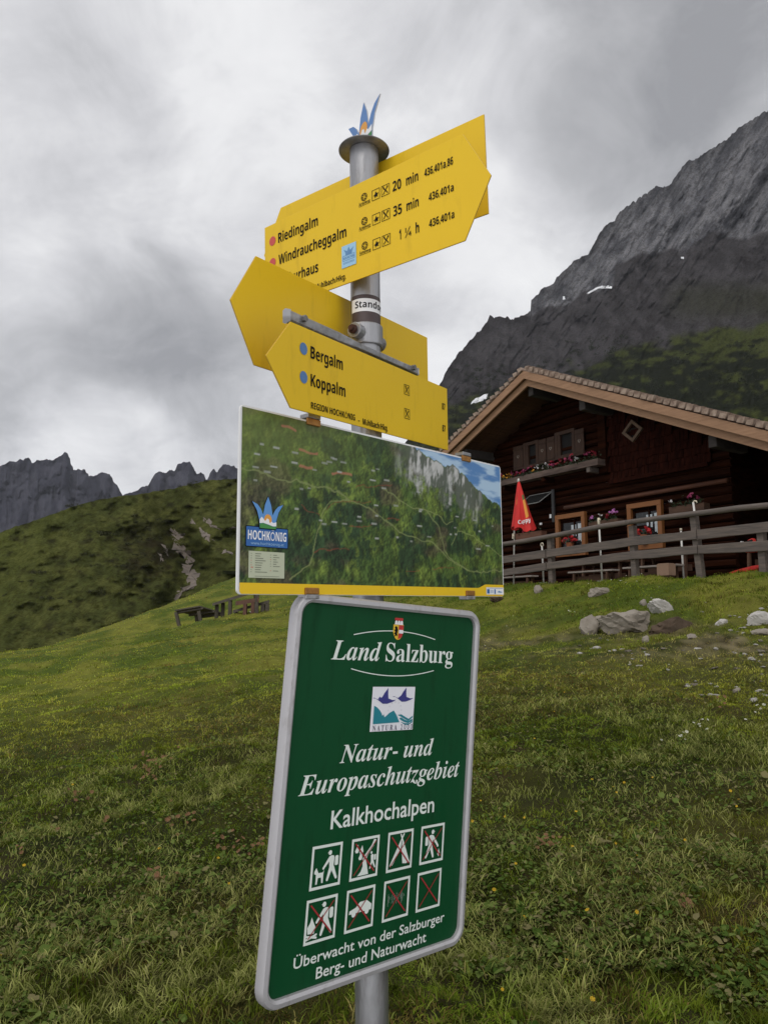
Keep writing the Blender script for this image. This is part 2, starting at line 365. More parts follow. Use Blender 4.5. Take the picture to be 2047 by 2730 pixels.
hill_crest = [(-1200, 1560), (-600, 1500), (-200, 1455)] + z6([(0, 640), (100, 600), (200, 570), (300, 535), (400, 500), (470, 470), (540, 455), (640, 430), (780, 408), (900, 395), (980, 380), (1100, 360), (1200, 335), (1320, 310), (1400, 305), (1500, 298)]) + [(720, 1262), (850, 1258), (1000, 1275), (1200, 1330), (1400, 1420)]
def hill_relief(A, T, E):
    px, py = to_px(A, E)
    x6 = px / 0.4219; y6 = (py - 1150) / 0.4219
    gx = np.interp(y6, [300, 560, 700, 880, 1080, 1300], [1000, 1080, 1130, 1230, 1120, 1050])
    gully = np.exp(-((x6 - gx) / 130) ** 2)
    return gully * 0.14 + (fbm(A * 25, E * 30, 4, 301) - 0.5) * 0.14 + (fbm(A * 110, E * 130, 4, 311) - 0.5) * 0.02
def hill_color(A, T, E, P):
    px, py = to_px(A, E); x6 = px / 0.4219; y6 = (py - 1150) / 0.4219
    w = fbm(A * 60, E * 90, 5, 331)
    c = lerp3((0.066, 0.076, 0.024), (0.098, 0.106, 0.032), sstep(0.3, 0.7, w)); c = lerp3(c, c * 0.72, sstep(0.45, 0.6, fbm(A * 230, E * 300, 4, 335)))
    paler = sstep(600, -100, x6 + (y6 - 700) * 0.6); c = lerp3(c, (0.10, 0.118, 0.03), paler * 0.5)  # turf turns a paler green towards the upper left
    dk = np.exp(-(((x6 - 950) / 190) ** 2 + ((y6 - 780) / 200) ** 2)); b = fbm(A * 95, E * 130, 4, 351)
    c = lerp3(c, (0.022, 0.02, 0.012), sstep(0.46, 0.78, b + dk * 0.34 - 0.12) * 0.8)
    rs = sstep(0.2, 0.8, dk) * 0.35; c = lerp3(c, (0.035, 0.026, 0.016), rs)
    return c
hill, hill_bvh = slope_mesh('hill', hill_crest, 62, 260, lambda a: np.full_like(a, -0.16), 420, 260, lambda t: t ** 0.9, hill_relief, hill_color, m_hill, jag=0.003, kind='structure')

def drape(bvh, outline, n, name, m, lift, rough, **tags):
    """a patch of earth or snow lying on the slope: outline in photo pixels, cast onto the slope along its own sight lines"""
    pts = np.array(outline, float); k = len(pts)
    vs = []; cc = pts.mean(0)
    dense = []
    for i in range(k):
        p, q = pts[i], pts[(i + 1) % k]
        for s_ in np.linspace(0, 1, n, endpoint=False):
            d = p + (q - p) * s_; d = d + np.array([vnoise(d[0] * 0.13, d[1] * 0.13, 3) - 0.5, vnoise(d[0] * 0.13 + 9, d[1] * 0.13, 4) - 0.5]) * rough; dense.append(d)
    rings = [1.0, 0.6, 0.25]; mb = MB(); ok = []
    for s_ in rings:
        for d in dense:
            q = cc + (d - cc) * s_; r = Vector(ray(*q)).normalized(); h = bvh.ray_cast(Vector(CAM), r)
            if h[0] is None: return None
            nn = h[1] if h[1].dot(r) < 0 else -h[1]
            ok.append(h[0] + nn * lift * (0.15 if s_ == 1.0 else 1.0))
    m_ = len(dense); fs = [(j * m_ + i, j * m_ + (i + 1) % m_, (j + 1) * m_ + (i + 1) % m_, (j + 1) * m_ + i) for j in range(2) for i in range(m_)] + [tuple(2 * m_ + i for i in range(m_))]
    mb.add(ok, fs); return tag(mb.build(name, m, smooth=True), **tags)
m_snow = mat('old snow', (0.82, 0.83, 0.85), 0.7, var=0.3, scale=0.3, dark=(0.6, 0.6, 0.62))
for pts, lab in [([(140, 1525), (165, 1500), (205, 1480), (232, 1470), (228, 1495), (200, 1510), (170, 1520)], 'white snow patch low on the cliff just left of the hut roof'),
                 ([(730, 960), (775, 935), (810, 920), (865, 925), (862, 935), (815, 930), (780, 942), (740, 964)], 'long thin snow strip under the grey cliff face'),
                 ([(608, 978), (622, 976), (626, 990), (612, 996)], 'small white snow spot on the ledge left of the snow strip'),
                 ([(1212, 778), (1228, 776), (1230, 784), (1214, 787)], 'tiny snow spot high in the gully under the cliffs')]:
    drape(rm_bvh, z5(pts), 6, 'snow_patch', m_snow, 1.2, 3, label=lab, cat='snow patch', group='old snow patches on the mountain')
m_scree = mat('bare earth', (0.22, 0.18, 0.15), 0.95, var=0.7, scale=0.35, dark=(0.075, 0.065, 0.05), bump=0.8, bscale=2)
for pts in [[(1085, 600), (1130, 630), (1180, 672), (1140, 680), (1085, 665)], [(1088, 690), (1130, 686), (1170, 730), (1200, 790), (1225, 830), (1190, 845), (1140, 780), (1102, 730)],
            [(1140, 840), (1200, 835), (1250, 880), (1240, 930), (1220, 970), (1190, 960), (1195, 920), (1160, 890)], [(1205, 960), (1222, 972), (1180, 1010), (1140, 1040), (1105, 1082), (1095, 1070), (1130, 1010), (1180, 985)],
            [(1285, 545), (1310, 555), (1350, 600), (1395, 645), (1370, 635), (1320, 590)], [(1258, 615), (1285, 630), (1330, 670), (1362, 702), (1320, 690), (1275, 650)],
            [(1455, 590), (1500, 600), (1500, 614), (1470, 605)], [(1400, 755), (1440, 765), (1470, 775), (1430, 777)], [(1028, 735), (1048, 745), (1078, 790), (1060, 785)], [(1000, 770), (1020, 795), (1042, 832), (1022, 820)], [(1208, 548), (1232, 570), (1222, 572)]]:
    drape(hill_bvh, z6(pts), 5, 'bare_earth', m_scree, 0.12, 24, kind='structure')
# dwarf pine scrub on the hill: one mass of leafy clumps
def clumps(name, centers, sizes, per, cols, m, seed):
    g = np.random.default_rng(seed); c = np.repeat(np.array(centers), per, 0); s = np.repeat(np.array(sizes), per)[:, None]
    d = g.normal(size=(len(c), 3)); d /= np.linalg.norm(d, axis=1, keepdims=True); rad = g.random((len(c), 1)) ** 0.4
    p = c + d * rad * s * np.array([1.3, 1.3, 0.62]) + np.array([0, 0, 0.3]) * s
    a = g.normal(size=(len(c), 3)); a /= np.linalg.norm(a, axis=1, keepdims=True); b = np.cross(a, d); b /= np.linalg.norm(b, axis=1, keepdims=True) + 1e-9
    h = s * g.uniform(0.12, 0.26, (len(c), 1))
    Vv = np.stack([p - a * h, p + b * h * 0.7, p + a * h, p - b * h * 0.7], 1).reshape(-1, 3)
    C = lerp3(cols[0], cols[1], g.random(len(c)))
    return soup_mesh(name, Vv, np.full(len(c), 4), np.arange(len(c) * 4), np.repeat(C, 4, 0), m)
m_leaf = mat('foliage', (0.04, 0.05, 0.02), 0.8, attr='paint', spec=0.2)
cs = []; sz = []
g = np.random.default_rng(5)
spots = [(560, 530, 25), (590, 640, 22), (700, 660, 40), (760, 690, 22), (600, 790, 30), (620, 1020, 35), (270, 905, 34), (200, 950, 24), (140, 955, 18), (640, 850, 22), (500, 880, 14), (960, 1060, 26), (1040, 380, 22), (460, 478, 24), (1000, 375, 30), (1200, 345, 34), (1290, 325, 26), (520, 460, 14), (860, 540, 26), (980, 570, 30), (1100, 500, 36), (920, 620, 24), (1010, 560, 24), (1180, 720, 22), (1440, 330, 20), (1480, 420, 22), (340, 1060, 26), (420, 1080, 22), (320, 1130, 30), (20, 1040, 26), (240, 1350, 30), (400, 1290, 30), (700, 420, 18), (600, 435, 16), (1300, 480, 20), (380, 880, 12), (760, 860, 24), (820, 720, 28)]
for zx, zy, s_ in spots + [(g.normal(930, 110), g.normal(790, 120), g.uniform(9, 22)) for _ in range(120)] + [(g.uniform(0, 1480), g.uniform(420, 1330), g.uniform(4, 12)) for _ in range(90)]:
    h = hill_bvh.ray_cast(Vector(CAM), Vector(ray(*z6([(zx, zy)])[0])).normalized())
    if h[0] is None: continue
    real = s_ * 0.4219 / FPX * h[3]
    for _ in range(1 + int(s_ / 8)):
        cs.append(np.array(h[0]) + g.normal(size=3) * real * np.array([0.9, 0.9, 0.15])); sz.append(real * g.uniform(0.35, 0.7))
tag(clumps('hillside_scrub', cs, sz, 60, ((0.018, 0.021, 0.008), (0.05, 0.052, 0.018)), m_leaf, 3), kind='stuff')
cs = []; sz = []
for _ in range(420):
    zx = g.uniform(20, 1659); zy = g.uniform(1180, 1640); px, py = z5([(zx, zy)])[0]
    if fbm(np.array([zx * 0.006]), np.array([zy * 0.014]), 3, 9)[0] < 0.5 - 0.16 * (zy > 1330) - 0.2 * (zx < 400): continue
    if zx < 640 and zy < 1330: continue
    h = rm_bvh.ray_cast(Vector(CAM), Vector(ray(px, py)).normalized())
    if h[0] is None: continue
    real = g.uniform(9, 24) * 0.5226 / FPX * h[3]
    for _ in range(3):
        cs.append(np.array(h[0]) + g.normal(size=3) * real * np.array([1, 1, 0.2])); sz.append(real * g.uniform(0.4, 0.8))
tag(clumps('mountain_scrub', cs, sz, 45, ((0.009, 0.013, 0.006), (0.030, 0.036, 0.012)), m_leaf, 4), kind='stuff')

# ------------------------------------------------------------------ lettering
def style(s_, st):
    base = {'serif': (0x1D400, 0x1D41A, None), 'serif_it': (0x1D468, 0x1D482, None), 'sans': (0x1D5A0, 0x1D5BA, 0x1D7E2), 'sansb': (0x1D5D4, 0x1D5EE, 0x1D7EC), 'sansm': (0x1D5D4, 0x1D5EE, 0x1D7EC)}.get(st)
    if not base: return s_
    o = ''
    for c in s_:
        if 'A' <= c <= 'Z': o += chr(base[0] + ord(c) - 65)
        elif 'a' <= c <= 'z': o += chr(base[1] + ord(c) - 97)
        elif '0' <= c <= '9' and base[2]: o += chr(base[2] + ord(c) - 48)
        else: o += c
    return o
def text_mesh(body, st, bold=0.0):
    c = bpy.data.curves.new('lettering', 'FONT'); c.body = style(body, st); c.size = 1; c.offset = bold; c.resolution_u = 3
    o = bpy.data.objects.new('lettering', c); COL.objects.link(o)
    me = bpy.data.meshes.new_from_object(o.evaluated_get(bpy.context.evaluated_depsgraph_get()))
    bpy.data.objects.remove(o); bpy.data.curves.remove(c)
    v = np.empty(len(me.vertices) * 3, np.float32); me.vertices.foreach_get('co', v); return me, v.reshape(-1, 3)
CAPH = {}
def caph(st):
    if st not in CAPH: CAPH[st] = text_mesh('H', st)[1][:, 1].max()
    return CAPH[st]
def letters(parent, body, u0, v0, u1, h, m, st='sans', z=0.0008, bold=0.0, v1=None, name='lettering'):
    """one line of print: left end, baseline, right end, cap height"""
    me, v = text_mesh(body, st, bold)
    x0, x1 = v[:, 0].min(), v[:, 0].max(); sx = (u1 - u0) / (x1 - x0); sy = h / caph(st)
    v[:, 0] = u0 + (v[:, 0] - x0) * sx; v[:, 1] = v0 + v[:, 1] * sy; v[:, 2] = z
    if v1 is not None: v[:, 1] += (v1 - v0) * (v[:, 0] - u0) / (u1 - u0)
    me.vertices.foreach_set('co', v.reshape(-1)); me.materials.clear(); me.materials.append(m); me.update(); me.name = name
    o = bpy.data.objects.new(name, me); COL.objects.link(o); o.parent = parent; return o
def circ(cx, cy, r, n=20, ry=None): return [(cx + r * math.cos(2 * math.pi * i / n), cy + (ry or r) * math.sin(2 * math.pi * i / n)) for i in range(n)]
def capsule(p, q, w0, w1=None, n=6):
    w1 = w1 if w1 is not None else w0; a = math.atan2(q[1] - p[1], q[0] - p[0]); o = []
    for i in range(n + 1): t = a + math.pi / 2 + math.pi * i / n; o.append((p[0] + w0 * math.cos(t), p[1] + w0 * math.sin(t)))
    for i in range(n + 1): t = a - math.pi / 2 + math.pi * i / n; o.append((q[0] + w1 * math.cos(t), q[1] + w1 * math.sin(t)))
    return o
def box2(x0, y0, x1, y1): return [(x0, y0), (x1, y0), (x1, y1), (x0, y1)]
def rbox(x0, y0, x1, y1, r, n=6):
    o = []
    for cx, cy, a0 in ((x1 - r, y0 + r, -90), (x1 - r, y1 - r, 0), (x0 + r, y1 - r, 90), (x0 + r, y0 + r, 180)):
        o += [(cx + r * math.cos(R(a0 + 90 * i / n)), cy + r * math.sin(R(a0 + 90 * i / n))) for i in range(n + 1)]
    return o
def ring(mb, outer, inner, z):
    n = len(outer); mb.add([(x, y, z) for x, y in outer] + [(x, y, z) for x, y in inner], [(i, (i + 1) % n, n + (i + 1) % n, n + i) for i in range(n)])
def stroke(mb, pts, w, z):                        # a printed line of constant width
    pts = [Vector(p) for p in pts]; l = []; r = []
    for i, p in enumerate(pts):
        t = (pts[min(i + 1, len(pts) - 1)] - pts[max(i - 1, 0)]).normalized(); n = Vector((-t.y, t.x)) * w / 2; l.append(p + n); r.append(p - n)
    k = len(pts); mb.add([(p.x, p.y, z) for p in l + r], [(k + i, k + i + 1, i + 1, i) for i in range(k - 1)])

# ------------------------------------------------------------------ sign post
m_galv = mat('galvanised steel', (0.46, 0.46, 0.47), 0.34, 0.9, var=0.7, scale=14, dark=(0.22, 0.22, 0.23), stretch=(1, 1, 0.25), bump=0.15, bscale=60)
m_galvd = mat('weathered steel', (0.30, 0.30, 0.31), 0.5, 0.7, var=0.8, scale=40, dark=(0.14, 0.13, 0.12))
m_rust = mat('rusty bolt', (0.09, 0.035, 0.02), 0.9, 0.2, var=0.7, scale=120, dark=(0.03, 0.015, 0.012))
m_yellow = mat('yellow sign sheet', (0.78, 0.51, 0.012), 0.42, var=0.22, scale=5, dark=(0.69, 0.42, 0.01), spec=0.35)
def grime(m, amount, scale, stretch, lo, hi):
    t = m.node_tree; p = t.nodes['Principled BSDF']; l = p.inputs['Base Color'].links[0]; src = l.from_socket
    tcn = nd(t, 'ShaderNodeTexCoord'); mp = nd(t, 'ShaderNodeMapping'); mp.inputs[3].default_value = stretch; t.links.new(tcn.outputs['Object'], mp.inputs[0])
    n = nd(t, 'ShaderNodeTexNoise'); n.inputs['Scale'].default_value = scale; n.inputs['Detail'].default_value = 8; n.inputs['Roughness'].default_value = 0.65; t.links.new(mp.outputs[0], n.inputs[0])
    f = math_node(t, 'MULTIPLY', ramp(t, n.outputs[0], [(lo, 0.0), (hi, 1.0)]), amount); t.links.new(mixc(t, f, src, (0.45, 0.40, 0.33), 'MULTIPLY'), p.inputs['Base Color'])
    rr = ramp(t, n.outputs[0], [(0.35, 0.38), (0.7, 0.6)]); t.links.new(rr, p.inputs['Roughness'])
grime(m_rock, 0.8, 0.30, (1, 1, 1), 0.45, 0.62); grime(m_hill, 0.75, 1.3, (1, 1, 1), 0.45, 0.62); grime(m_yellow, 0.30, 26, (1, 0.22, 1), 0.56, 0.74); grime(m_yellow, 0.7, 240, (1, 1, 1), 0.70, 0.74)
m_edge = mat('yellow sheet edge', (0.50, 0.30, 0.015), 0.55)
m_black = mat('black print', (0.008, 0.007, 0.008), 0.6, spec=0.1)
m_red = mat('faded red print', (0.55, 0.075, 0.06), 0.5)
m_blue = mat('blue print', (0.085, 0.19, 0.40), 0.5)
m_white = mat('white print', (0.72, 0.78, 0.72), 0.5)
m_wht2 = mat('white enamel', (0.80, 0.80, 0.80), 0.5)
PT = Vector((-0.0421, 1.44, 2.572)); PB = Vector((-0.0218, 1.44, 0.907)); PDIR = (PT - PB).normalized()
pg = PB - PDIR * ((PB.z - g1(PB.x, 1.44)) / PDIR.z)
def pole_at(z): return PB + PDIR * ((z - PB.z) / PDIR.z)
post = thing('sign_post', 'galvanised steel pole carrying all the hiking signs, with a flat disc on top', 'sign post', Matrix.Translation(pg))
OFF = -pg
def pmb(pts, r, n=32): return MB().tube([Vector(p) + OFF for p in pts], r, n)
pmb([pg - PDIR * 0.15, pole_at(2.571)], 0.0302, 40).build('pole', m_galv, post, smooth=True).modifiers.new('edge', 'EDGE_SPLIT').split_angle = R(50)
prof_ = [(0.0, -0.001), (0.030, -0.001), (0.0532, -0.0022), (0.0535, -0.0008), (0.0525, 0.0005), (0.0, 0.003)]
c0 = pole_at(2.573) + OFF; nseg = 48; vs = []; fs = []
for i in range(nseg):
    a = 2 * math.pi * i / nseg; vs += [c0 + Vector((r_ * math.cos(a), r_ * math.sin(a), z_)) for r_, z_ in prof_]
k = len(prof_); fs = [(i * k + j, ((i + 1) % nseg) * k + j, ((i + 1) % nseg) * k + j + 1, i * k + j + 1) for i in range(nseg) for j in range(k - 1)]
MB().add(vs, fs).build('cap_disc', m_galvd, post, smooth=True)
# sticker band with its word
m_brown = mat('brown sticker', (0.075, 0.05, 0.048), 0.5, var=0.4, scale=30)
view = math.atan2(-1.44, 0.04)
def band(z0, z1, r, a0, a1, m, name, n=40):
    vs = []
    for i in range(n + 1):
        a = a0 + (a1 - a0) * i / n
        for z_ in (z0, z1): q = pole_at(z_) + OFF; vs.append(q + Vector((math.cos(a) * r, math.sin(a) * r, 0)))
    return MB().add(vs, [(2 * i, 2 * i + 2, 2 * i + 3, 2 * i + 1) for i in range(n)]).build(name, m, post, smooth=True)
band(2.178, 2.240, 0.0306, view - R(62), view + R(128), m_brown, 'sticker')
band(2.2045, 2.2315, 0.0309, view - R(62), view + R(128), m_wht2, 'sticker_strip')
me, v = text_mesh('Standort', 'sansb'); x0, x1 = v[:, 0].min(), v[:, 0].max()
wz = [pole_at(2.212)[i] + OFF[i] for i in range(3)]
for q in v:
    a = view - R(42) + (q[0] - x0) / (x1 - x0) * R(136); zz = q[1] * 0.0142 / caph('sansb')
    q[0], q[1], q[2] = wz[0] + math.cos(a) * 0.0313, wz[1] + math.sin(a) * 0.0313, wz[2] + zz
me.vertices.foreach_set('co', v.reshape(-1)); me.materials.append(m_black); o = bpy.data.objects.new('lettering', me); COL.objects.link(o); o.parent = post
# clamps round the pole
def clamp(z, h, nrm):
    q0, q1 = pole_at(z - h / 2) + OFF, pole_at(z + h / 2) + OFF; n = Vector(nrm)
    mb = MB().tube([q0, q0 + (q1 - q0) * 0.06, q1 - (q1 - q0) * 0.06, q1], [0.0335, 0.0350, 0.0350, 0.0335], 36)
    side = Vector((-n.y, n.x, 0)).normalized(); mid = (q0 + q1) / 2
    for s_ in (-1, 1): mb.tube([mid + side * s_ * 0.030 + n * 0.004, mid + side * s_ * 0.050 + n * 0.004], [h * 0.36, h * 0.36], 16)
    c = mb.build('pipe_clamp', m_galv, post, bevel=0.001)
    for s_ in (-1, 1):
        b = MB(); p = mid + side * s_ * 0.050 + n * 0.004; b.tube([p - side * s_ * 0.004, p + side * s_ * 0.007], 0.0095, 6); b.tube([p + side * s_ * 0.007, p + side * s_ * 0.013], 0.0055, 8)
        b.build('bolt', m_rust, c)
    return c
m_strap = m_galv

# ------------------------------------------------------------------ yellow signs
SG = {'top': frame((-0.2672, 1.5525, 2.4612), (0.7616, -0.6476, -0.0253), (-0.0157, -0.0574, 0.9982)),
      'mid': frame((-0.1517, 1.1494, 2.0749), (0.5151, 0.8541, 0.0718), (-0.0098, -0.0779, 0.9969)),
      'map': frame((-0.2272, 1.1343, 1.9322), (0.6735, 0.7391, 0.0143), (-0.0075, -0.0126, 0.9999)),
      'green': frame((-0.1471, 1.2345, 1.6396), (0.7179, 0.6932, -0.0648), (0.0739, 0.0166, 0.9971))}
def ccw(p):
    a = sum(p[i][0] * p[(i + 1) % len(p)][1] - p[(i + 1) % len(p)][0] * p[i][1] for i in range(len(p))); return p if a > 0 else p[::-1]
def panel(parent, outline, z0, z1, m, name='panel'):
    mb = MB(); mb.cur = 0; ol = ccw(outline); n = len(ol)
    mb.prism(ol, z0, z1); mb.mi = [0, 0] + [1] * n
    return mb.build(name, [m, m_edge], parent, bevel=0.0006)
def pict_box(parent, u0, v0, u1, v1, kind):
    mb = MB(); w = 0.0011; ring(mb, box2(u0, v0, u1, v1), box2(u0 + w, v0 + w, u1 - w, v1 - w), 0.0008)
    W_, H_ = u1 - u0, v1 - v0; P = lambda x, y: (u0 + x * W_, v0 + y * H_)
    if kind == 'meal':                            # crossed knife and fork
        stroke(mb, [P(0.2, 0.16), P(0.8, 0.84)], 0.0018, 0.0009); stroke(mb, [P(0.2, 0.84), P(0.8, 0.16)], 0.0018, 0.0010)
        mb.flat(circ(*P(0.74, 0.77), 0.0018, 8), 0.0011); mb.flat([P(0.16, 0.88), P(0.32, 0.88), P(0.40, 0.60), P(0.30, 0.58)], 0.0012)
    else:                                         # resting bird-like sign
        mb.flat([P(0.15, 0.42), P(0.38, 0.52), P(0.50, 0.80), P(0.62, 0.58), P(0.86, 0.60), P(0.70, 0.42), P(0.74, 0.22), P(0.52, 0.32), P(0.34, 0.18), P(0.36, 0.38)], 0.0009)
    return mb.build('pictogram', m_black, parent)

top = thing('hiking_sign', 'yellow hiking signpost board pointing right with three destinations and walking times', 'hiking sign', SG['top'], 'yellow hiking boards on the pole')
panel(top, [(0, 0), (0.534, 0), (0.5896, -0.0971), (0.533, -0.1958), (0.001, -0.1965)], -0.003, 0, m_yellow)
letters(top, 'Riedingalm', 0.0458, -0.0495, 0.1694, 0.0222, m_black, 'sansm')
letters(top, 'Windraucheggalm', 0.0470, -0.0992, 0.2499, 0.0222, m_black, 'sansm')
letters(top, 'Arthurhaus', 0.0462, -0.1490, 0.1690, 0.0222, m_black, 'sansm')
letters(top, 'REGION HOCHKÖNIG', 0.0470, -0.1850, 0.1500, 0.0115, m_black, 'sansm')
letters(top, '- Mühlbach/Hkg.', 0.1530, -0.1860, 0.2475, 0.0115, m_black, 'sansm')
for v_ in (-0.0390, -0.0885, -0.1380): MB().flat(circ(0.0270, v_, 0.0104, 24), 0.0008).build('route_dot', m_red, top)
for i, v_ in enumerate((-0.0490, -0.0985, -0.1485)):
    pict_box(top, 0.3195, v_ - 0.001, 0.3397, v_ + 0.0205, 'rest'); pict_box(top, 0.3438, v_ - 0.001, 0.3644, v_ + 0.0205, 'meal')
    letters(top, 'Arniweg', 0.2840, v_ + 0.0005, 0.3146, 0.0070, m_black, 'serif')
    mb = MB(); ring(mb, circ(0.2990, v_ + 0.0155, 0.0080, 20), circ(0.2990, v_ + 0.0155, 0.0066, 20), 0.0008)
    for a in range(0, 360, 60): mb.flat([(0.2990 + r_ * math.cos(R(a + d)), v_ + 0.0155 + r_ * math.sin(R(a + d))) for r_, d in ((0.0018, 0), (0.0058, -16), (0.0062, 22))], 0.0009)
    stroke(mb, [(0.2850, v_ - 0.0012), (0.3140, v_ - 0.0012)], 0.0007, 0.0008)
    mb.build('emblem', m_black, top)
    letters(top, ('20', '35', '1')[i], (0.3722, 0.3728, 0.3862)[i], v_ - 0.0003, (0.3930, 0.3935, 0.3905)[i], 0.0198, m_black, 'sansm')
    letters(top, ('min', 'min', '¼')[i], (0.4050, 0.4050, 0.4000)[i], v_ - 0.0003, (0.4337, 0.4334, 0.4150)[i], 0.0190, m_black, 'sansm')
    if i == 2: letters(top, 'h', 0.4255, v_ - 0.0003, 0.4334, 0.0198, m_black, 'sansm')
    letters(top, ('436,401a,86', '436,401a', '436,401a')[i], (0.4481, 0.4567, 0.4562)[i], v_ + 0.0010, 0.5123, 0.0145, m_black, 'sansm')
st_ = thing('sticker', 'small light blue crown sticker on the upper yellow board', 'sticker', SG['top'] @ Matrix.Translation((0.2372, -0.1628, 0.0009)))
m_lblue = mat('light blue sticker', (0.33, 0.56, 0.74), 0.5, var=0.3, scale=60, dark=(0.25, 0.46, 0.66)); m_mblue = mat('mid blue print', (0.11, 0.25, 0.46), 0.5)
MB().prism(box2(0, 0, 0.039, 0.0455), 0, 0.0003).build('backing', m_lblue, st_)
mb = MB(); mb.flat([(0.011, 0.0245), (0.028, 0.0245), (0.0285, 0.030), (0.033, 0.0375), (0.026, 0.0335), (0.0235, 0.0325), (0.0195, 0.0405), (0.0155, 0.0325), (0.013, 0.0335), (0.006, 0.0375), (0.0105, 0.030)], 0.0006)
ring(mb, rbox(0.003, 0.0135, 0.0355, 0.0245, 0.001), rbox(0.0038, 0.0143, 0.0347, 0.0237, 0.001), 0.0007); mb.flat(circ(0.0195, 0.030, 0.0035, 14), 0.0009); mb.build('crown_emblem', m_mblue, st_)
letters(st_, 'HOCHKÖNIG', 0.0045, 0.0165, 0.034, 0.0048, m_mblue, 'sansb', 0.0007); letters(st_, 'KÖNIGSWEG', 0.0045, 0.0070, 0.034, 0.0036, m_mblue, 'sans', 0.0007)

tb = thing('hiking_sign', 'plain yellow back of the signpost board behind the uppermost lettered one', 'hiking sign', SG['top'] @ Matrix.Translation((0, 0, -0.105)), 'yellow hiking boards on the pole')
panel(tb, [(-0.062, 0.1075), (-0.124, 0.0065), (-0.062, -0.0915), (0.5185, -0.103), (0.5147, 0.0955)], -0.0015, 0.0015, m_yellow)
midf = thing('hiking_sign', 'yellow hiking signpost board pointing left with two blue dots and destinations', 'hiking sign', SG['mid'], 'yellow hiking boards on the pole')
panel(midf, [(0, 0), (-0.0612, -0.0704), (0, -0.1423), (0.5761, -0.1421), (0.575, 0)], -0.003, 0, m_yellow)
letters(midf, 'Bergalm', 0.0530, -0.0485, 0.1492, 0.0210, m_black, 'sansm')
letters(midf, 'Koppalm', 0.0530, -0.0958, 0.1570, 0.0207, m_black, 'sansm')
letters(midf, 'REGION HOCHKÖNIG', 0.0537, -0.1340, 0.1883, 0.0111, m_black, 'sansm')
letters(midf, '-', 0.1985, -0.1358, 0.2040, 0.0111, m_black, 'sansm')
letters(midf, 'Mühlbach/Hkg.', 0.2144, -0.1368, 0.3058, 0.0113, m_black, 'sansm')
for v_ in (-0.0500, -0.1000):
    pict_box(midf, 0.3730, v_, 0.3957, v_ + 0.0212, 'meal'); letters(midf, '87', 0.5466, v_ - 0.0022, 0.5622, 0.0146, m_black, 'sansm')
for v_ in (-0.0370, -0.0852): MB().flat(circ(0.0334, v_, 0.0103, 24), 0.0008).build('route_dot', m_blue, midf)
midb = thing('hiking_sign', 'plain yellow back of the larger board pointing left behind the pole', 'hiking sign', SG['mid'] @ Matrix.Translation((0, 0, -0.105)), 'yellow hiking boards on the pole')
panel(midb, [(0.0351, 0.1448), (-0.0293, 0.0476), (0.031, -0.0503), (0.682, -0.050), (0.6798, 0.1628)], -0.0015, 0.0015, m_yellow)
# brackets: a channel behind each lettered board, clamped to the pole
def bracket(Ms, u0, u1, v0, zc, label):
    t = thing('mounting_bracket', label, 'bracket', Ms @ Matrix.Translation((u0, v0, zc)), 'steel brackets between the boards and the pole')
    Lb = u1 - u0; mb = MB(); xs = [0, Lb * 0.33, Lb * 0.47, Lb * 0.53, Lb * 0.86, Lb]; hh = [0.0115, 0.0115, 0.0078, 0.0078, 0.0078, 0.0088]; vs = []
    for x, h_ in zip(xs, hh): vs += [(x, -h_, -0.004), (x, -h_ * 0.72, 0.006), (x, h_ * 0.72, 0.006), (x, h_, -0.004), (x, h_ * 0.8, -0.008), (x, -h_ * 0.8, -0.008)]
    mb.add(vs, [(6 * i + j, 6 * i + 6 + j, 6 * i + 6 + (j + 1) % 6, 6 * i + (j + 1) % 6)[::-1] for i in range(5) for j in range(6)] + [tuple(range(6)), tuple(range(35, 29, -1))])
    mb.build('channel', m_galv, t, bevel=0.0015)
    for x in (0.035, Lb - 0.025):
        MB().tube([(x, 0.003, 0.004), (x, 0.003, 0.0125)], 0.0058, 6).build('nut', m_galvd, t)
    return t
bracket(SG['mid'], 0.0055, 0.448, 0.0135, -0.0115, 'long grey steel channel above the top edge of the blue dotted board')
clamp(2.160, 0.044, (0.857, -0.514, 0)); clamp(2.35, 0.035, (-0.648, -0.76, 0)); clamp(1.70, 0.035, (0.74, -0.67, 0)); clamp(1.30, 0.035, (0.69, -0.72, 0))
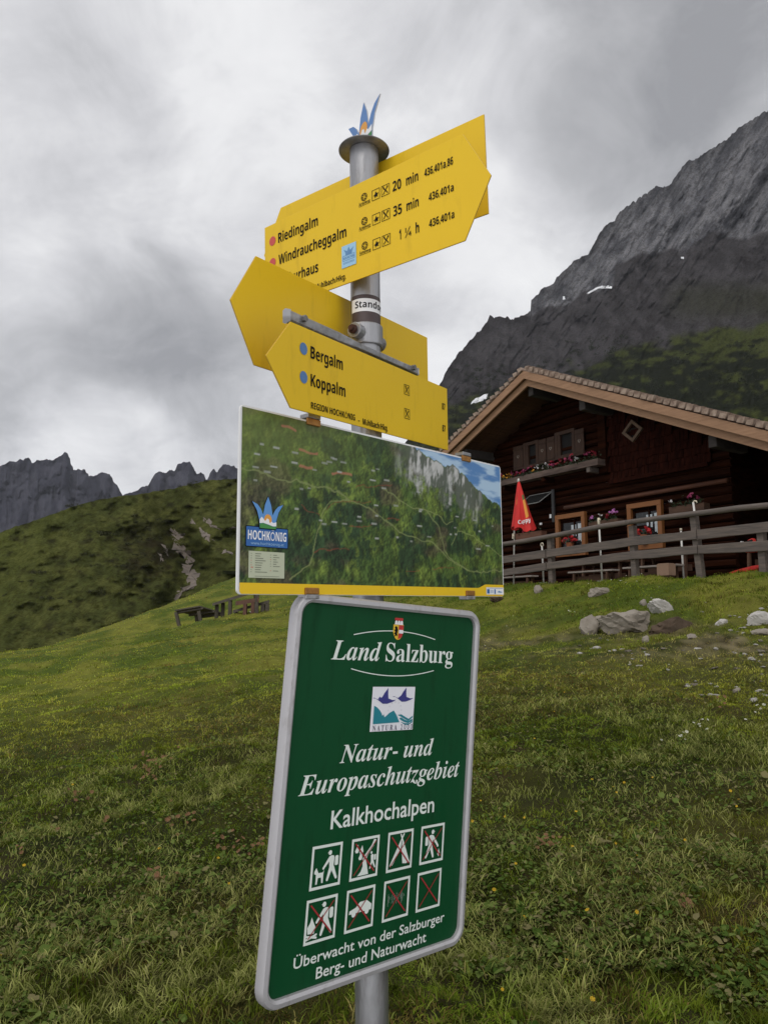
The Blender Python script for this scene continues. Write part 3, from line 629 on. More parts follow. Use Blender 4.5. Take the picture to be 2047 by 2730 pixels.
# crown emblem on the cap
YAW = R(-58)
tp = thing('crown_topper', 'flat blue three pointed crown emblem standing on the pole cap', 'emblem', frame(pole_at(2.576), (math.cos(YAW), math.sin(YAW), 0), (0, 0, 1)))
crown = [(-0.034, 0), (0.034, 0), (0.036, 0.028), (0.046, 0.058), (0.066, 0.086), (0.044, 0.078), (0.030, 0.064), (0.020, 0.046), (0.013, 0.080), (0, 0.108), (-0.013, 0.080), (-0.020, 0.046), (-0.030, 0.064), (-0.044, 0.078), (-0.066, 0.086), (-0.046, 0.058), (-0.036, 0.028)]
m_cblue = mat('crown blue', (0.09, 0.205, 0.46), 0.45, var=0.3, scale=25, dark=(0.13, 0.28, 0.55)); m_orange = mat('sun orange', (0.72, 0.33, 0.055), 0.5); m_gedge = mat('cut metal edge', (0.55, 0.55, 0.55), 0.4, 0.6)
def crown_print(parent, sc, ox, oy, z, outline=None, names=True):
    T_ = lambda pts: [(ox + x * sc, oy + y * sc) for x, y in pts]
    sun = [(0.016 * math.cos(R(a)), 0.030 + 0.018 * math.sin(R(a))) for a in range(-40, 221, 13)]
    mb = MB(); mb.flat(T_(sun), z); mb.build('sun_print', m_orange, parent)
    mtn = [(-0.0352, 0.016), (-0.0355, 0.028), (-0.027, 0.038), (-0.012, 0.024), (-0.005, 0.034), (0.003, 0.031), (0.007, 0.018), (0.016, 0.025), (0.021, 0.020), (0.0355, 0.024), (0.0352, 0.010), (0.02, 0.009), (0.0, 0.014), (-0.02, 0.018)]
    mb = MB(); mb.flat(T_(mtn), z + 0.0004); mb.build('snow_print', m_wht2, parent)
    mb = MB(); mb.flat(T_([(-0.034, 0.0), (0.034, 0.0), (0.0348, 0.009), (0.02, 0.008), (0.0, 0.013), (-0.02, 0.017), (-0.0348, 0.015)]), z + 0.0002); mb.build('meadow_print', mat('green print', (0.05, 0.24, 0.05), 0.5), parent)
mb = MB(); mb.prism(crown, -0.0014, 0.0014); mb.mi = [0, 0] + [1] * len(crown); mb.build('plate', [m_cblue, m_gedge], tp)
crown_print(tp, 1.0, 0, 0.013, 0.0018)

# ------------------------------------------------------------------ panorama map board
mp_ = thing('map_board', 'wide painted panorama map board of green valleys with a yellow strip along its bottom', 'map board', SG['map'])
MW, MH = 0.7365, 0.2998
oml = rbox(0, -MH, MW, 0.0, 0.008)
mb = MB(); mb.prism(oml, -0.004, 0); mb.build('panel', mat('board edge white', (0.70, 0.70, 0.69), 0.45), mp_, bevel=0.0006)
nu, nv = 520, 210
uu = np.linspace(0.004, MW - 0.004, nu); vv = np.linspace(-0.2815, -0.0035, nv); Uu, Vv_ = np.meshgrid(uu, vv, indexing='ij')
f1 = fbm(Uu * 24, Vv_ * 34, 5, 401, 0.6); f2 = fbm(Uu * 60 + f1 * 2, Vv_ * 60, 5, 421, 0.6); f3 = fbm(Uu * 110, Vv_ * 45, 4, 441)
lightg = (0.145, 0.205, 0.035); darkg = (0.026, 0.055, 0.020); midg = (0.06, 0.105, 0.022)
MC = lerp3(midg, lightg, sstep(0.42, 0.72, f1 * 0.6 + f2 * 0.4)); MC = lerp3(MC, darkg, sstep(0.47, 0.60, fbm(Uu * 20 + 5, Vv_ * 26, 5, 461, 0.62) * 0.75 + f3 * 0.25))
MC = lerp3(MC, (0.10, 0.075, 0.045), sstep(0.55, 0.72, fbm(Uu * 14 + 3, Vv_ * 20, 5, 471)) * 0.6)
rel = fbm(Uu * 34 + Vv_ * 12, Vv_ * 34, 5, 495, 0.6); gr_ = np.gradient(rel, axis=0) * 26 - np.gradient(rel, axis=1) * 12
MC = MC * 0.92 * np.clip(0.60 + 0.65 * fbm(Uu * 160 + Vv_ * 60, Vv_ * 90, 3, 491) + gr_ * 0.55, 0.45, 1.8)[..., None]
rl = np.interp(Uu, [0, 0.30, 0.388, 0.4153, 0.455, 0.4996, 0.53, 0.554, 0.6039, 0.6626, 0.74], [0.03, 0.03, 0.008, 0.0034, -0.012, -0.0204, -0.028, -0.0203, -0.0446, -0.0731, -0.097]) + (fbm(Uu * 90, Uu * 0, 4, 500) - 0.5) * 0.012
depth = rl - Vv_
tl_ = sstep(0.42, 0.0, Uu) * sstep(-0.16, -0.03, Vv_); MC = lerp3(MC, np.array([0.16, 0.20, 0.05]) * (0.6 + 0.8 * f2)[..., None], tl_ * 0.55)
rk = sstep(0.0, 0.004, depth) * sstep(0.09, 0.03, depth + (f2 - 0.5) * 0.10 + (fbm(Uu * 45, Vv_ * 6, 3, 521) - 0.5) * 0.06) * sstep(0.34, 0.44, Uu) * sstep(0.69, 0.60, Uu)
streak = fbm(Uu * 95 + depth * 10, depth * 16, 4, 541)
MC = lerp3(MC, lerp3((0.10, 0.115, 0.09), (0.50, 0.50, 0.48), sstep(0.44, 0.66, streak * 0.7 + fbm(Uu * 180 + depth * 60, depth * 70, 3, 551) * 0.3)), rk)
skyc = lerp3((0.09, 0.22, 0.46), (0.40, 0.55, 0.70), sstep(0.45, 0.70, fbm(Uu * 16, Vv_ * 60, 4, 561) + 0.25 * (-Vv_ / 0.1) * 0.5))
MC = lerp3(MC, skyc, sstep(0.001, -0.001, depth) * (Uu > 0.38))
def paint_line(pts, col, w, wob=0.004, f=0.65):
    global MC
    pts = np.array(pts); d = np.full(Uu.shape, 9.0); wx = (fbm(Uu * 40, Vv_ * 40, 3, 600) - 0.5) * wob * 2; wy = (fbm(Uu * 40 + 9, Vv_ * 40, 3, 610) - 0.5) * wob * 2
    for p, q in zip(pts[:-1], pts[1:]):
        e = q - p; t = np.clip(((Uu + wx - p[0]) * e[0] + (Vv_ + wy - p[1]) * e[1]) / (e @ e), 0, 1)
        d = np.minimum(d, np.hypot(Uu + wx - p[0] - t * e[0], Vv_ + wy - p[1] - t * e[1]))
    MC = lerp3(MC, col, sstep(w, w * 0.4, d) * f)
pale = (0.23, 0.27, 0.10); grey = (0.36, 0.38, 0.34); redc = (0.24, 0.045, 0.025); salmon = (0.48, 0.17, 0.11)
paint_line([(0.0, -0.108), (0.03, -0.102), (0.075, -0.112), (0.12, -0.105), (0.16, -0.113), (0.19, -0.108), (0.24, -0.127)], pale, 0.0022, 0.008)
paint_line([(0.105, -0.278), (0.15, -0.245), (0.158, -0.21), (0.17, -0.18), (0.18, -0.155), (0.20, -0.135), (0.24, -0.127), (0.30, -0.138), (0.34, -0.160), (0.38, -0.178), (0.43, -0.186), (0.48, -0.193), (0.52, -0.213), (0.56, -0.232), (0.61, -0.245), (0.73, -0.243)], pale, 0.0019, 0.006)
paint_line([(0.33, -0.10), (0.38, -0.115), (0.42, -0.128), (0.46, -0.128), (0.49, -0.150), (0.51, -0.175), (0.52, -0.205), (0.55, -0.225), (0.60, -0.242)], pale, 0.0018, 0.006)
paint_line([(0.46, -0.128), (0.50, -0.135), (0.53, -0.150), (0.55, -0.145)], pale, 0.0017, 0.006); paint_line([(0.54, -0.19), (0.57, -0.165), (0.62, -0.170), (0.68, -0.19), (0.73, -0.21)], (0.25, 0.3, 0.1), 0.0016, 0.006)
for pts in [[(0.19, -0.153), (0.215, -0.133), (0.25, -0.128), (0.30, -0.128)], [(0.24, -0.18), (0.27, -0.178), (0.30, -0.173)], [(0.13, -0.15), (0.17, -0.163)], [(0.155, -0.225), (0.20, -0.222), (0.24, -0.218)], [(0.34, -0.158), (0.38, -0.155)], [(0.26, -0.105), (0.31, -0.095), (0.36, -0.09)], [(0.48, -0.245), (0.55, -0.24)], [(0.40, -0.252), (0.44, -0.248)]]:
    paint_line(pts, redc, 0.0013, 0.008, 0.5)
for pts in [[(0.085, -0.020), (0.115, -0.022)], [(0.125, -0.055), (0.165, -0.057)], [(0.125, -0.083), (0.155, -0.085)], [(0.20, -0.085), (0.25, -0.082)]]: paint_line(pts, salmon, 0.0030, 0.004, 0.6)
gl_ = np.random.default_rng(12)
for k in range(70):
    a = gl_.uniform(0.03, 0.71); b = gl_.uniform(-0.20, -0.05)
    if np.interp(a, [0.30, 0.4153, 0.4996, 0.6039, 0.74], [0.1, 0.0, -0.10, -0.12, -0.15]) < b and a > 0.36: continue
    if a < 0.11 and b < -0.13: continue
    l_ = gl_.uniform(0.004, 0.010); s_ = sstep(l_, l_ * 0.7, np.abs(Uu - a)) * sstep(0.0021, 0.0010, np.abs(Vv_ - b))
    MC = lerp3(MC, grey, s_ * gl_.uniform(0.5, 0.95))
m_map = mat('printed panorama', (0.1, 0.15, 0.05), 0.40, attr='paint', spec=0.3)
grid_mesh('panorama_print', np.stack([Uu, Vv_, np.full_like(Uu, 0.0006)], -1), np.clip(MC, 0.004, 0.9), m_map, parent=mp_, smooth=False)
mb = MB(); mb.flat(ccw([(0.004, -0.2815), (0.004, -0.2950), (0.0075, -MH + 0.001), (MW - 0.0075, -MH + 0.001), (MW - 0.002, -0.2950), (MW - 0.002, -0.2735), (0.664, -0.2735), (0.6585, -0.2745), (0.640, -0.2805), (0.634, -0.2815)]), 0.0010)
mb.build('yellow_strip', m_yellow, mp_)
m_badge = mat('badge blue', (0.018, 0.115, 0.36), 0.4)
mb = MB(); mb.flat(rbox(0.0135, -0.2252, 0.1000, -0.1918, 0.002), 0.0011); mb.build('badge_outline', m_black, mp_)
mb = MB(); mb.flat(rbox(0.0148, -0.2240, 0.0987, -0.1932, 0.0015), 0.0015); mb.build('badge', m_badge, mp_)
letters(mp_, 'HOCHKÖNIG', 0.0180, -0.2135, 0.0955, 0.0145, m_wht2, 'sansb', 0.0019); letters(mp_, 'www.hochkoenig.at', 0.0240, -0.2212, 0.0905, 0.0042, mat('pale blue print', (0.35, 0.55, 0.75), 0.5), 'sans', 0.0019)
cs_ = 0.48; ox, oy = 0.0567, -0.1945
mb = MB(); mb.flat([(ox + x * cs_ * 1.06, oy + (y - 0.05) * cs_ * 1.06 + 0.05 * cs_) for x, y in crown], 0.0019); mb.build('crown_outline', m_black, mp_)
mb = MB(); mb.flat([(ox + x * cs_, oy + y * cs_) for x, y in crown], 0.0022); mb.build('crown_print', mat('crown print blue', (0.10, 0.28, 0.60), 0.45), mp_)
crown_print(mp_, cs_, ox, oy, 0.0025)
mb = MB(); mb.flat(box2(0.0205, -0.2735, 0.0928, -0.2315), 0.0011); mb.build('legend', mat('legend paper', (0.47, 0.50, 0.36), 0.5), mp_)
mb = MB(); marks = []
def m2(): marks.append(MB()); return marks[-1]
for i in range(9):
    v_ = -0.2355 - i * 0.0036; l_ = (0.012, 0.010, 0.016, 0.021, 0.015, 0.013, 0.012, 0.011, 0.024)[i]
    mb.flat(box2(0.0330, v_ - 0.0005, 0.0330 + l_, v_ + 0.0005), 0.0014)
    (m2() if i in (3, 5, 6) else mb).flat(box2(0.0248, v_ - 0.0006, 0.0262 + 0.003 * (i == 6), v_ + 0.0006), 0.0014)
    if i < 8:
        l_ = (0.008, 0.013, 0.007, 0.010, 0.007, 0.014, 0.0, 0.011)[i]
        if l_: mb.flat(box2(0.0690, v_ - 0.0015, 0.0690 + l_, v_ - 0.0006), 0.0014); (m2() if i in (2, 7) else mb).flat(box2(0.0632, v_ - 0.0016, 0.0646, v_ - 0.0004), 0.0014)
mb.flat(box2(0.0330, -0.2712, 0.0820, -0.2706), 0.0014); mb.build('legend_lines', mat('legend grey', (0.14, 0.15, 0.11), 0.5), mp_); [q.build('legend_mark', m_red, mp_) for q in marks]
mb = MB(); mb.flat(ccw([(0.6655, -0.2795), (0.7335, -0.2795), (0.7335, -0.2952), (0.6655, -0.2952)]), 0.0013); mb.build('sponsor_label', m_wht2, mp_)
mb = MB(); mb.flat(box2(0.6680, -0.2932, 0.6775, -0.2835), 0.0016); mb.flat(box2(0.6960, -0.2935, 0.7010, -0.2835), 0.0016); mb.build('sponsor_mark', m_badge, mp_)
mb = MB(); mb.flat(box2(0.668, -0.2817, 0.730, -0.2808), 0.0016)
for i in range(3): mb.flat(box2(0.680, -0.2862 - i * 0.0026, 0.6925, -0.2854 - i * 0.0026), 0.0016)
mb.flat([(0.708, -0.2900), (0.714, -0.2868), (0.719, -0.2880), (0.730, -0.2895), (0.720, -0.2910)], 0.0016); mb.build('sponsor_lines', m_mblue, mp_)
m_clip = mat('brass clip', (0.42, 0.20, 0.05), 0.4, 0.6, var=0.5, scale=90, dark=(0.16, 0.07, 0.02))
for u_, top_ in ((0.154, True), (0.600, True), (0.152, False), (0.604, False)):
    b = -0.0085 if top_ else -0.2985; t_ = 0.0035 if top_ else -0.2875; w_ = 0.0155
    mb = MB(); mb.box((u_, (b + t_) / 2, 0.0022), (2 * w_, abs(t_ - b), 0.0042)); c = mb.build('clip', m_clip, mp_, bevel=0.0012)
    mb = MB(); s_ = 1 if top_ else -1; yb = t_ if top_ else b; mb.box((u_, yb + s_ * 0.0042, -0.006), (2 * w_ * 0.95, 0.0078, 0.022)); mb.build('clip_body', m_galv, c, bevel=0.0012)
for v_ in (-0.03, -0.27):
    mb = MB(); mb.box((MW / 2, v_, -0.0155), (MW * 0.84, 0.026, 0.020)); mb.build('rail', m_galvd, mp_, bevel=0.001)

# ------------------------------------------------------------------ green nature reserve sign
gs = thing('reserve_sign', 'tall green nature reserve sign in a grey metal rim with white lettering and pictograms', 'sign', SG['green'])
m_green = mat('green sign sheet', (0.004, 0.062, 0.020), 0.55, var=0.25, scale=4, dark=(0.0035, 0.050, 0.016), spec=0.15)
m_rim = mat('grey metal rim', (0.47, 0.46, 0.47), 0.42, 0.35, var=0.35, scale=10, dark=(0.42, 0.41, 0.42))
grime(m_green, 0.5, 30, (1, 0.2, 1), 0.54, 0.74); grime(m_rim, 0.45, 45, (1, 0.35, 1), 0.55, 0.72); grime(m_rim, 0.5, 260, (1, 1, 1), 0.68, 0.73); grime(m_galv, 0.7, 40, (1, 1, 0.15), 0.5, 0.7)
GW, GH = 0.4812, 0.6454
mb = MB(); mb.prism(rbox(0.012, -GH + 0.012, GW - 0.012, -0.012, 0.03), -0.004, 0); mb.build('panel', m_green, gs)
out = rbox(0, -GH, GW, 0, 0.036, 8); sect = [(0.0, -0.010), (0.0, 0.004), (0.003, 0.0085), (0.010, 0.0095), (0.0145, 0.006), (0.0145, -0.0005), (0.013, -0.0005), (0.013, -0.010)]
vs = []; no = len(out)
cx_, cy_ = GW / 2, -GH / 2
for ins, z_ in sect:
    vs += [(x, y, z_) for x, y in rbox(ins, -GH + ins, GW - ins, -ins, 0.036 - ins, 8)]
k = len(sect); MB().add(vs, [(j * no + i, j * no + (i + 1) % no, ((j + 1) % k) * no + (i + 1) % no, ((j + 1) % k) * no + i) for j in range(k) for i in range(no)]).build('rim', m_rim, gs, smooth=True).modifiers.new('edge', 'EDGE_SPLIT').split_angle = R(40)
letters(gs, 'Land', 0.0887, -0.1080, 0.2065, 0.0328, m_white, 'serif_it'); letters(gs, 'Salzburg', 0.2190, -0.1080, 0.4067, 0.0333, m_white, 'serif')
letters(gs, 'Natur- und', 0.1269, -0.2827, 0.3650, 0.0300, m_white, 'serif_it'); letters(gs, 'Europaschutzgebiet', 0.0432, -0.3290, 0.4465, 0.0315, m_white, 'serif_it')
letters(gs, 'Kalkhochalpen', 0.1184, -0.3893, 0.3776, 0.0289, m_white, 'gill', bold=0.012)
letters(gs, 'Überwacht von der Salzburger', 0.0639, -0.5955, 0.4266, 0.0165, m_white, 'gill', bold=0.010); letters(gs, 'Berg- und Naturwacht', 0.1128, -0.6216, 0.3773, 0.0172, m_white, 'gill', bold=0.010)
mb = MB()
stroke(mb, [(0.1363 + (0.3508 - 0.1363) * t, -0.0638 + 0.0112 * (1 - (2 * t - 1) ** 2) + 0.0006 * t) for t in np.linspace(0, 1, 30)], 0.0016, 0.0008)
stroke(mb, [(0.1364 + (0.3524 - 0.1364) * t, -0.1230 - 0.0114 * (1 - (2 * t - 1) ** 2)) for t in np.linspace(0, 1, 30)], 0.0016, 0.0008)
mb.build('swoosh_lines', m_white, gs)
m_yel2 = mat('crest yellow', (0.72, 0.46, 0.03), 0.5); m_red2 = mat('crest red', (0.48, 0.025, 0.025), 0.5)
cxs = 0.2465
def shield(x0, x1, y1, yb, n=8): return [(x0, y1)] + [(x0 + (x1 - x0) * t, yb + (y1 - 0.014 - yb) * abs(2 * t - 1) ** 2.4) for t in np.linspace(0, 1, n * 2 + 1)] + [(x1, y1)]
mb = MB(); mb.flat(shield(cxs - 0.0135, cxs + 0.0135, -0.0400, -0.0680), 0.0010); mb.build('crest_field', m_yel2, gs)
mb = MB(); mb.flat(ccw([(cxs + 0.0005, -0.0410), (cxs + 0.0128, -0.0410), (cxs + 0.0128, -0.0545), (cxs + 0.0098, -0.0625), (cxs + 0.0005, -0.0672)]), 0.0014); mb.flat(rbox(cxs - 0.011, -0.0325, cxs + 0.011, -0.0275, 0.002), 0.0012); mb.build('crest_red', m_red2, gs)
mb = MB(); mb.flat(box2(cxs + 0.001, -0.0560, cxs + 0.0125, -0.0495), 0.0018)
for d in (-0.0072, 0, 0.0072): mb.flat(circ(cxs + d, -0.0358, 0.0034, 10), 0.0016)
mb.flat(box2(cxs - 0.011, -0.0400, cxs + 0.011, -0.0375), 0.0017); mb.build('crest_white', m_wht2, gs)
mb = MB(); lx = cxs - 0.0065
mb.flat([(lx - 0.003, -0.0625), (lx + 0.002, -0.0600), (lx + 0.005, -0.0615), (lx + 0.0035, -0.0560), (lx + 0.0055, -0.0500), (lx + 0.003, -0.0440), (lx - 0.001, -0.0430), (lx - 0.0035, -0.0455), (lx - 0.001, -0.0490), (lx - 0.0052, -0.0500), (lx - 0.001, -0.0535), (lx - 0.005, -0.0575), (lx - 0.001, -0.0580)][::-1], 0.0014); mb.build('crest_lion', m_black, gs)
# the small white emblem with birds
mb = MB(); mb.flat(box2(0.1922, -0.2330, 0.3027, -0.1542), 0.0010); mb.build('emblem_field', mat('emblem white', (0.76, 0.76, 0.80), 0.5), gs)
def bird(x, y, s_): return [(x + a * s_, y + b * s_) for a, b in [(-0.031, 0.002), (-0.026, 0.0025), (-0.015, -0.001), (-0.006, 0.004), (-0.001, 0.011), (0.006, 0.018), (0.0075, 0.020), (0.008, 0.010), (0.0095, 0.001), (0.020, -0.002), (0.030, -0.0015), (0.022, -0.005), (0.008, -0.0085), (-0.004, -0.0085), (-0.012, -0.004), (-0.022, 0.001)]]
mb = MB(); mb.flat(bird(0.2235, -0.1760, 1.0)[::-1], 0.0014); mb.flat([(0.207, -0.1755), (0.211, -0.1715), (0.214, -0.1735), (0.212, -0.1775)], 0.0015); mb.flat(bird(0.2715, -0.1735, 0.92)[::-1], 0.0014)
mb.build('flying_birds', mat('dark blue print', (0.035, 0.035, 0.20), 0.5), gs)
mb = MB(); mb.flat(ccw([(0.1985, -0.1875), (0.2060, -0.1905), (0.2130, -0.1955), (0.2190, -0.2020), (0.2205, -0.2060), (0.2240, -0.2030), (0.2262, -0.2085), (0.2310, -0.2060), (0.2380, -0.2010), (0.2490, -0.1970), (0.2560, -0.2040), (0.2660, -0.2185), (0.1985, -0.2200)]), 0.0014)
for j in range(2): mb.flat(ccw([(0.2600 + 0.005 * j, -0.2050 - 0.0062 * j), (0.2700, -0.2045 - 0.0055 * j), (0.2800, -0.2090 - 0.0055 * j), (0.2900, -0.2130 - 0.004 * j), (0.3005, -0.2075 - 0.0055 * j), (0.3005, -0.2105 - 0.006 * j), (0.2900, -0.2170 - 0.004 * j), (0.2790, -0.2128 - 0.0058 * j), (0.2690, -0.2085 - 0.006 * j)]), 0.0014)
mb.flat(ccw([(0.268, -0.2175), (0.280, -0.2205), (0.292, -0.2215), (0.3005, -0.2165), (0.3005, -0.2195), (0.290, -0.2245), (0.278, -0.2225)]), 0.0014)
mb.build('mountain_waves', mat('teal print', (0.01, 0.20, 0.25), 0.5), gs)
mb = MB()
for a in range(12): mb.flat(circ(0.2520 + 0.017 * math.cos(R(30 * a)), -0.1965 + 0.015 * math.sin(R(30 * a)), 0.0016, 5), 0.0013)
mb.build('star_ring', mat('pale grey print', (0.62, 0.62, 0.66), 0.5), gs)
letters(gs, 'N A T U R A   2 0 0 0', 0.1985, -0.2318, 0.3015, 0.0092, mat('dark grey print', (0.05, 0.05, 0.09), 0.5), 'serif', 0.0014)
# pictograms
def pictogram(u0, v1, w, h, kind, cross=True):
    v0 = v1 - h; mb = MB(); t_ = 0.0045; ring(mb, box2(u0, v0, u0 + w, v1), box2(u0 + t_, v0 + t_, u0 + w - t_, v1 - t_), 0.0008)
    P = lambda pts: ccw([(u0 + x * w, v0 + y * h) for x, y in pts]); z = 0.0009
    def hiker(ox, oy, s_, face=-1, arm=True):
        Q = lambda x, y: (ox + face * -1 * (x - 0.5) * s_ + 0.5 * s_ * 0, oy + y * s_)
        mb.flat(P(circ(*Q(0.42, 0.86), 0.075 * s_, 12)), z); mb.flat(P([Q(0.30, 0.86), Q(0.40, 0.90), Q(0.40, 0.855)]), z + 0.0001)
        mb.flat(P([Q(0.38, 0.72), Q(0.46, 0.77), Q(0.58, 0.76), Q(0.62, 0.70), Q(0.60, 0.42), Q(0.42, 0.42)]), z)
        mb.flat(P(rbox(min(Q(0.65, 0)[0], Q(0.80, 0)[0]), Q(0, 0.44)[1], max(Q(0.65, 0)[0], Q(0.80, 0)[0]), Q(0, 0.74)[1], 0.05 * s_, 4)), z)
        mb.flat(P(capsule(Q(0.50, 0.44), Q(0.36, 0.05), 0.075 * s_, 0.045 * s_)), z + 0.0001); mb.flat(P(capsule(Q(0.53, 0.44), Q(0.74, 0.07), 0.075 * s_, 0.045 * s_)), z + 0.0002)
        if arm: mb.flat(P(capsule(Q(0.42, 0.70), Q(0.16, 0.42), 0.055 * s_, 0.04 * s_)), z + 0.0003)
    if kind == 'dog':
        hiker(0.66, 0.14, 0.76)
        mb.flat(P([(0.12, 0.42), (0.18, 0.50), (0.22, 0.43), (0.26, 0.37), (0.40, 0.37), (0.44, 0.43), (0.42, 0.33), (0.42, 0.13), (0.37, 0.13), (0.35, 0.26), (0.25, 0.26), (0.23, 0.12), (0.18, 0.12), (0.18, 0.34), (0.12, 0.37)]), z)
    elif kind == 'tree':
        mb.flat(P([(0.26, 0.09), (0.66, 0.09), (0.60, 0.30), (0.55, 0.44), (0.60, 0.56), (0.80, 0.76), (0.88, 0.90), (0.80, 0.92), (0.72, 0.78), (0.50, 0.58), (0.42, 0.48), (0.44, 0.30), (0.38, 0.18)]), z)
        for x, y in ((0.20, 0.74), (0.36, 0.70), (0.34, 0.56)): mb.flat(P([(x - 0.07, y - 0.04), (x - 0.04, y - 0.09), (x + 0.04, y - 0.09), (x + 0.07, y - 0.03), (x + 0.02, y + 0.12)]), z)
        hiker(0.77, 0.20, 0.46, -1, False)
    elif kind == 'tent':
        mb.flat(P(capsule((0.14, 0.16), (0.62, 0.90), 0.022)), z); mb.flat(P(capsule((0.50, 0.90), (0.88, 0.16), 0.022)), z + 0.0001)
        mb.flat(P([(0.56, 0.78), (0.86, 0.20), (0.78, 0.14), (0.62, 0.16), (0.56, 0.50)]), z + 0.0002); mb.flat(P([(0.54, 0.76), (0.16, 0.16), (0.22, 0.16), (0.52, 0.56)]), z + 0.0003)
    elif kind == 'pick':
        hiker(0.44, 0.12, 0.80, 1, True); mb.flat(P([(0.74, 0.20), (0.80, 0.34), (0.85, 0.20), (0.80, 0.12)]), z); mb.flat(P(circ(0.74, 0.42, 0.04, 8)), z)
    elif kind == 'fire':
        hiker(0.64, 0.12, 0.82)
        mb.flat(P([(0.10, 0.24), (0.08, 0.38), (0.16, 0.48), (0.20, 0.60), (0.28, 0.46), (0.34, 0.36), (0.30, 0.22)]), z); mb.flat(P(capsule((0.08, 0.12), (0.38, 0.19), 0.025)), z + 0.0001); mb.flat(P(capsule((0.08, 0.19), (0.38, 0.12), 0.025)), z + 0.0002)
    elif kind == 'car':
        mb.flat(P([(0.12, 0.42), (0.13, 0.50), (0.34, 0.55), (0.48, 0.66), (0.72, 0.67), (0.86, 0.58), (0.90, 0.55), (0.90, 0.42)]), z)
        for x in (0.28, 0.74): mb.flat(P(circ(x, 0.41, 0.075, 12)), z + 0.0002)
    elif kind == 'worn':
        for i in range(14):
            x = 0.18 + i * 0.048 + 0.02 * math.sin(i * 5.1); y = 0.36 + 0.16 * math.sin(i * 2.3) ** 2
            stroke(mb, [(u0 + x * w, v0 + y * h), (u0 + (x + 0.005) * w, v0 + (y + 0.18 + 0.12 * math.cos(i * 1.7)) * h)], 0.0003, z)
    o = mb.build('pictogram', m_white, gs)
    if cross:
        m2 = MB(); stroke(m2, [(u0 + 0.13 * w, v0 + 0.88 * h), (u0 + 0.86 * w, v0 + 0.14 * h)], 0.0026, 0.0018); stroke(m2, [(u0 + 0.12 * w, v0 + 0.13 * h), (u0 + 0.87 * w, v0 + 0.88 * h)], 0.0017, 0.0020)
        m2.build('red_cross', mat('pictogram red', (0.33, 0.02, 0.025), 0.5), o)
for u_, kd, cr in ((0.0832, 'dog', False), (0.1705, 'tree', True), (0.2582, 'tent', True), (0.3455, 'pick', True)): pictogram(u_, -0.4130, 0.0660, 0.0690, kd, cr)
for u_, kd in ((0.0806, 'fire'), (0.1678, 'car'), (0.2565, 'worn'), (0.3436, 'none')): pictogram(u_, -0.4960, 0.0665, 0.0690, kd)
for v_ in (-0.06, -0.58):
    mb = MB(); mb.box((GW / 2, v_, -0.0125), (GW * 0.86, 0.030, 0.016)); mb.build('rail', m_galvd, gs, bevel=0.001)

# ------------------------------------------------------------------ mountain hut (local frame: x along the front, y into the house, z up)
GZ = 2.25                                         # level of the terrace
def hmat(u, w, z): return frame(hutp(u, w, z), HD, -HN)
HU, HW = -1.87, 2.6
m_log = mat('dark aged logs', (0.034, 0.0105, 0.0050), 0.85, var=0.9, scale=3, dark=(0.005, 0.0026, 0.002), stretch=(0.25, 1, 3), bump=0.5, bscale=14, spec=0.03)
m_shk = mat('dark red shingle cladding', (0.036, 0.010, 0.0062), 0.9, var=0.9, scale=5, dark=(0.008, 0.003, 0.0025), stretch=(3, 1, 0.6), spec=0.03)
m_soff = mat('soffit boards', (0.14, 0.060, 0.030), 0.85, var=0.8, scale=4, dark=(0.03, 0.014, 0.009), stretch=(6, 0.4, 1))
m_verge = mat('pale verge board', (0.36, 0.205, 0.115), 0.75, var=0.7, scale=5, dark=(0.22, 0.12, 0.066), stretch=(0.35, 2, 4), bump=0.3, bscale=20)
m_roof = mat('grey wood shingles', (0.40, 0.31, 0.245), 0.9, var=0.9, scale=6, dark=(0.13, 0.075, 0.05), bump=0.4, bscale=25)
m_frame = mat('orange window wood', (0.24, 0.092, 0.024), 0.65, var=0.6, scale=8, dark=(0.20, 0.068, 0.016), stretch=(1, 1, 0.3))
m_brown2 = mat('brown shutter wood', (0.050, 0.021, 0.010), 0.8, var=0.7, scale=9, dark=(0.022, 0.010, 0.006), stretch=(2, 1, 0.4))
m_darkin = mat('dark room', (0.006, 0.005, 0.005), 0.9)
m_glass = mat('window glass', (0.012, 0.013, 0.014), 0.08)
m_curt = mat('white curtain', (0.55, 0.60, 0.62), 0.9, var=0.4, scale=30, dark=(0.35, 0.40, 0.43), stretch=(6, 1, 0.5))
m_greyw = mat('weathered grey wood', (0.165, 0.130, 0.108), 0.9, var=0.9, scale=7, dark=(0.075, 0.065, 0.06), stretch=(0.25, 2, 3), bump=0.5, bscale=22)
hut = thing('mountain_hut', 'dark brown log alpine hut with pale verge boards and flower boxes under its gable', 'hut', hmat(HU, HW, GZ))
HO = np.array([HU, HW, GZ])
class HB(MB):                                     # takes (u, w, z) in fence coordinates, stores hut coordinates
    def __init__(s, o=HO): super().__init__(); s.o = o
    def add(s, vs, fs): return super().add([tuple(np.array(v, float) - s.o) for v in vs], fs)
RIDGE_U, RIDGE_Z, SL, SR = -1.87, 8.50, 0.415, 0.4686
def roof_z(u): return RIDGE_Z - (RIDGE_U - u) * SL if u < RIDGE_U else RIDGE_Z - (u - RIDGE_U) * SR
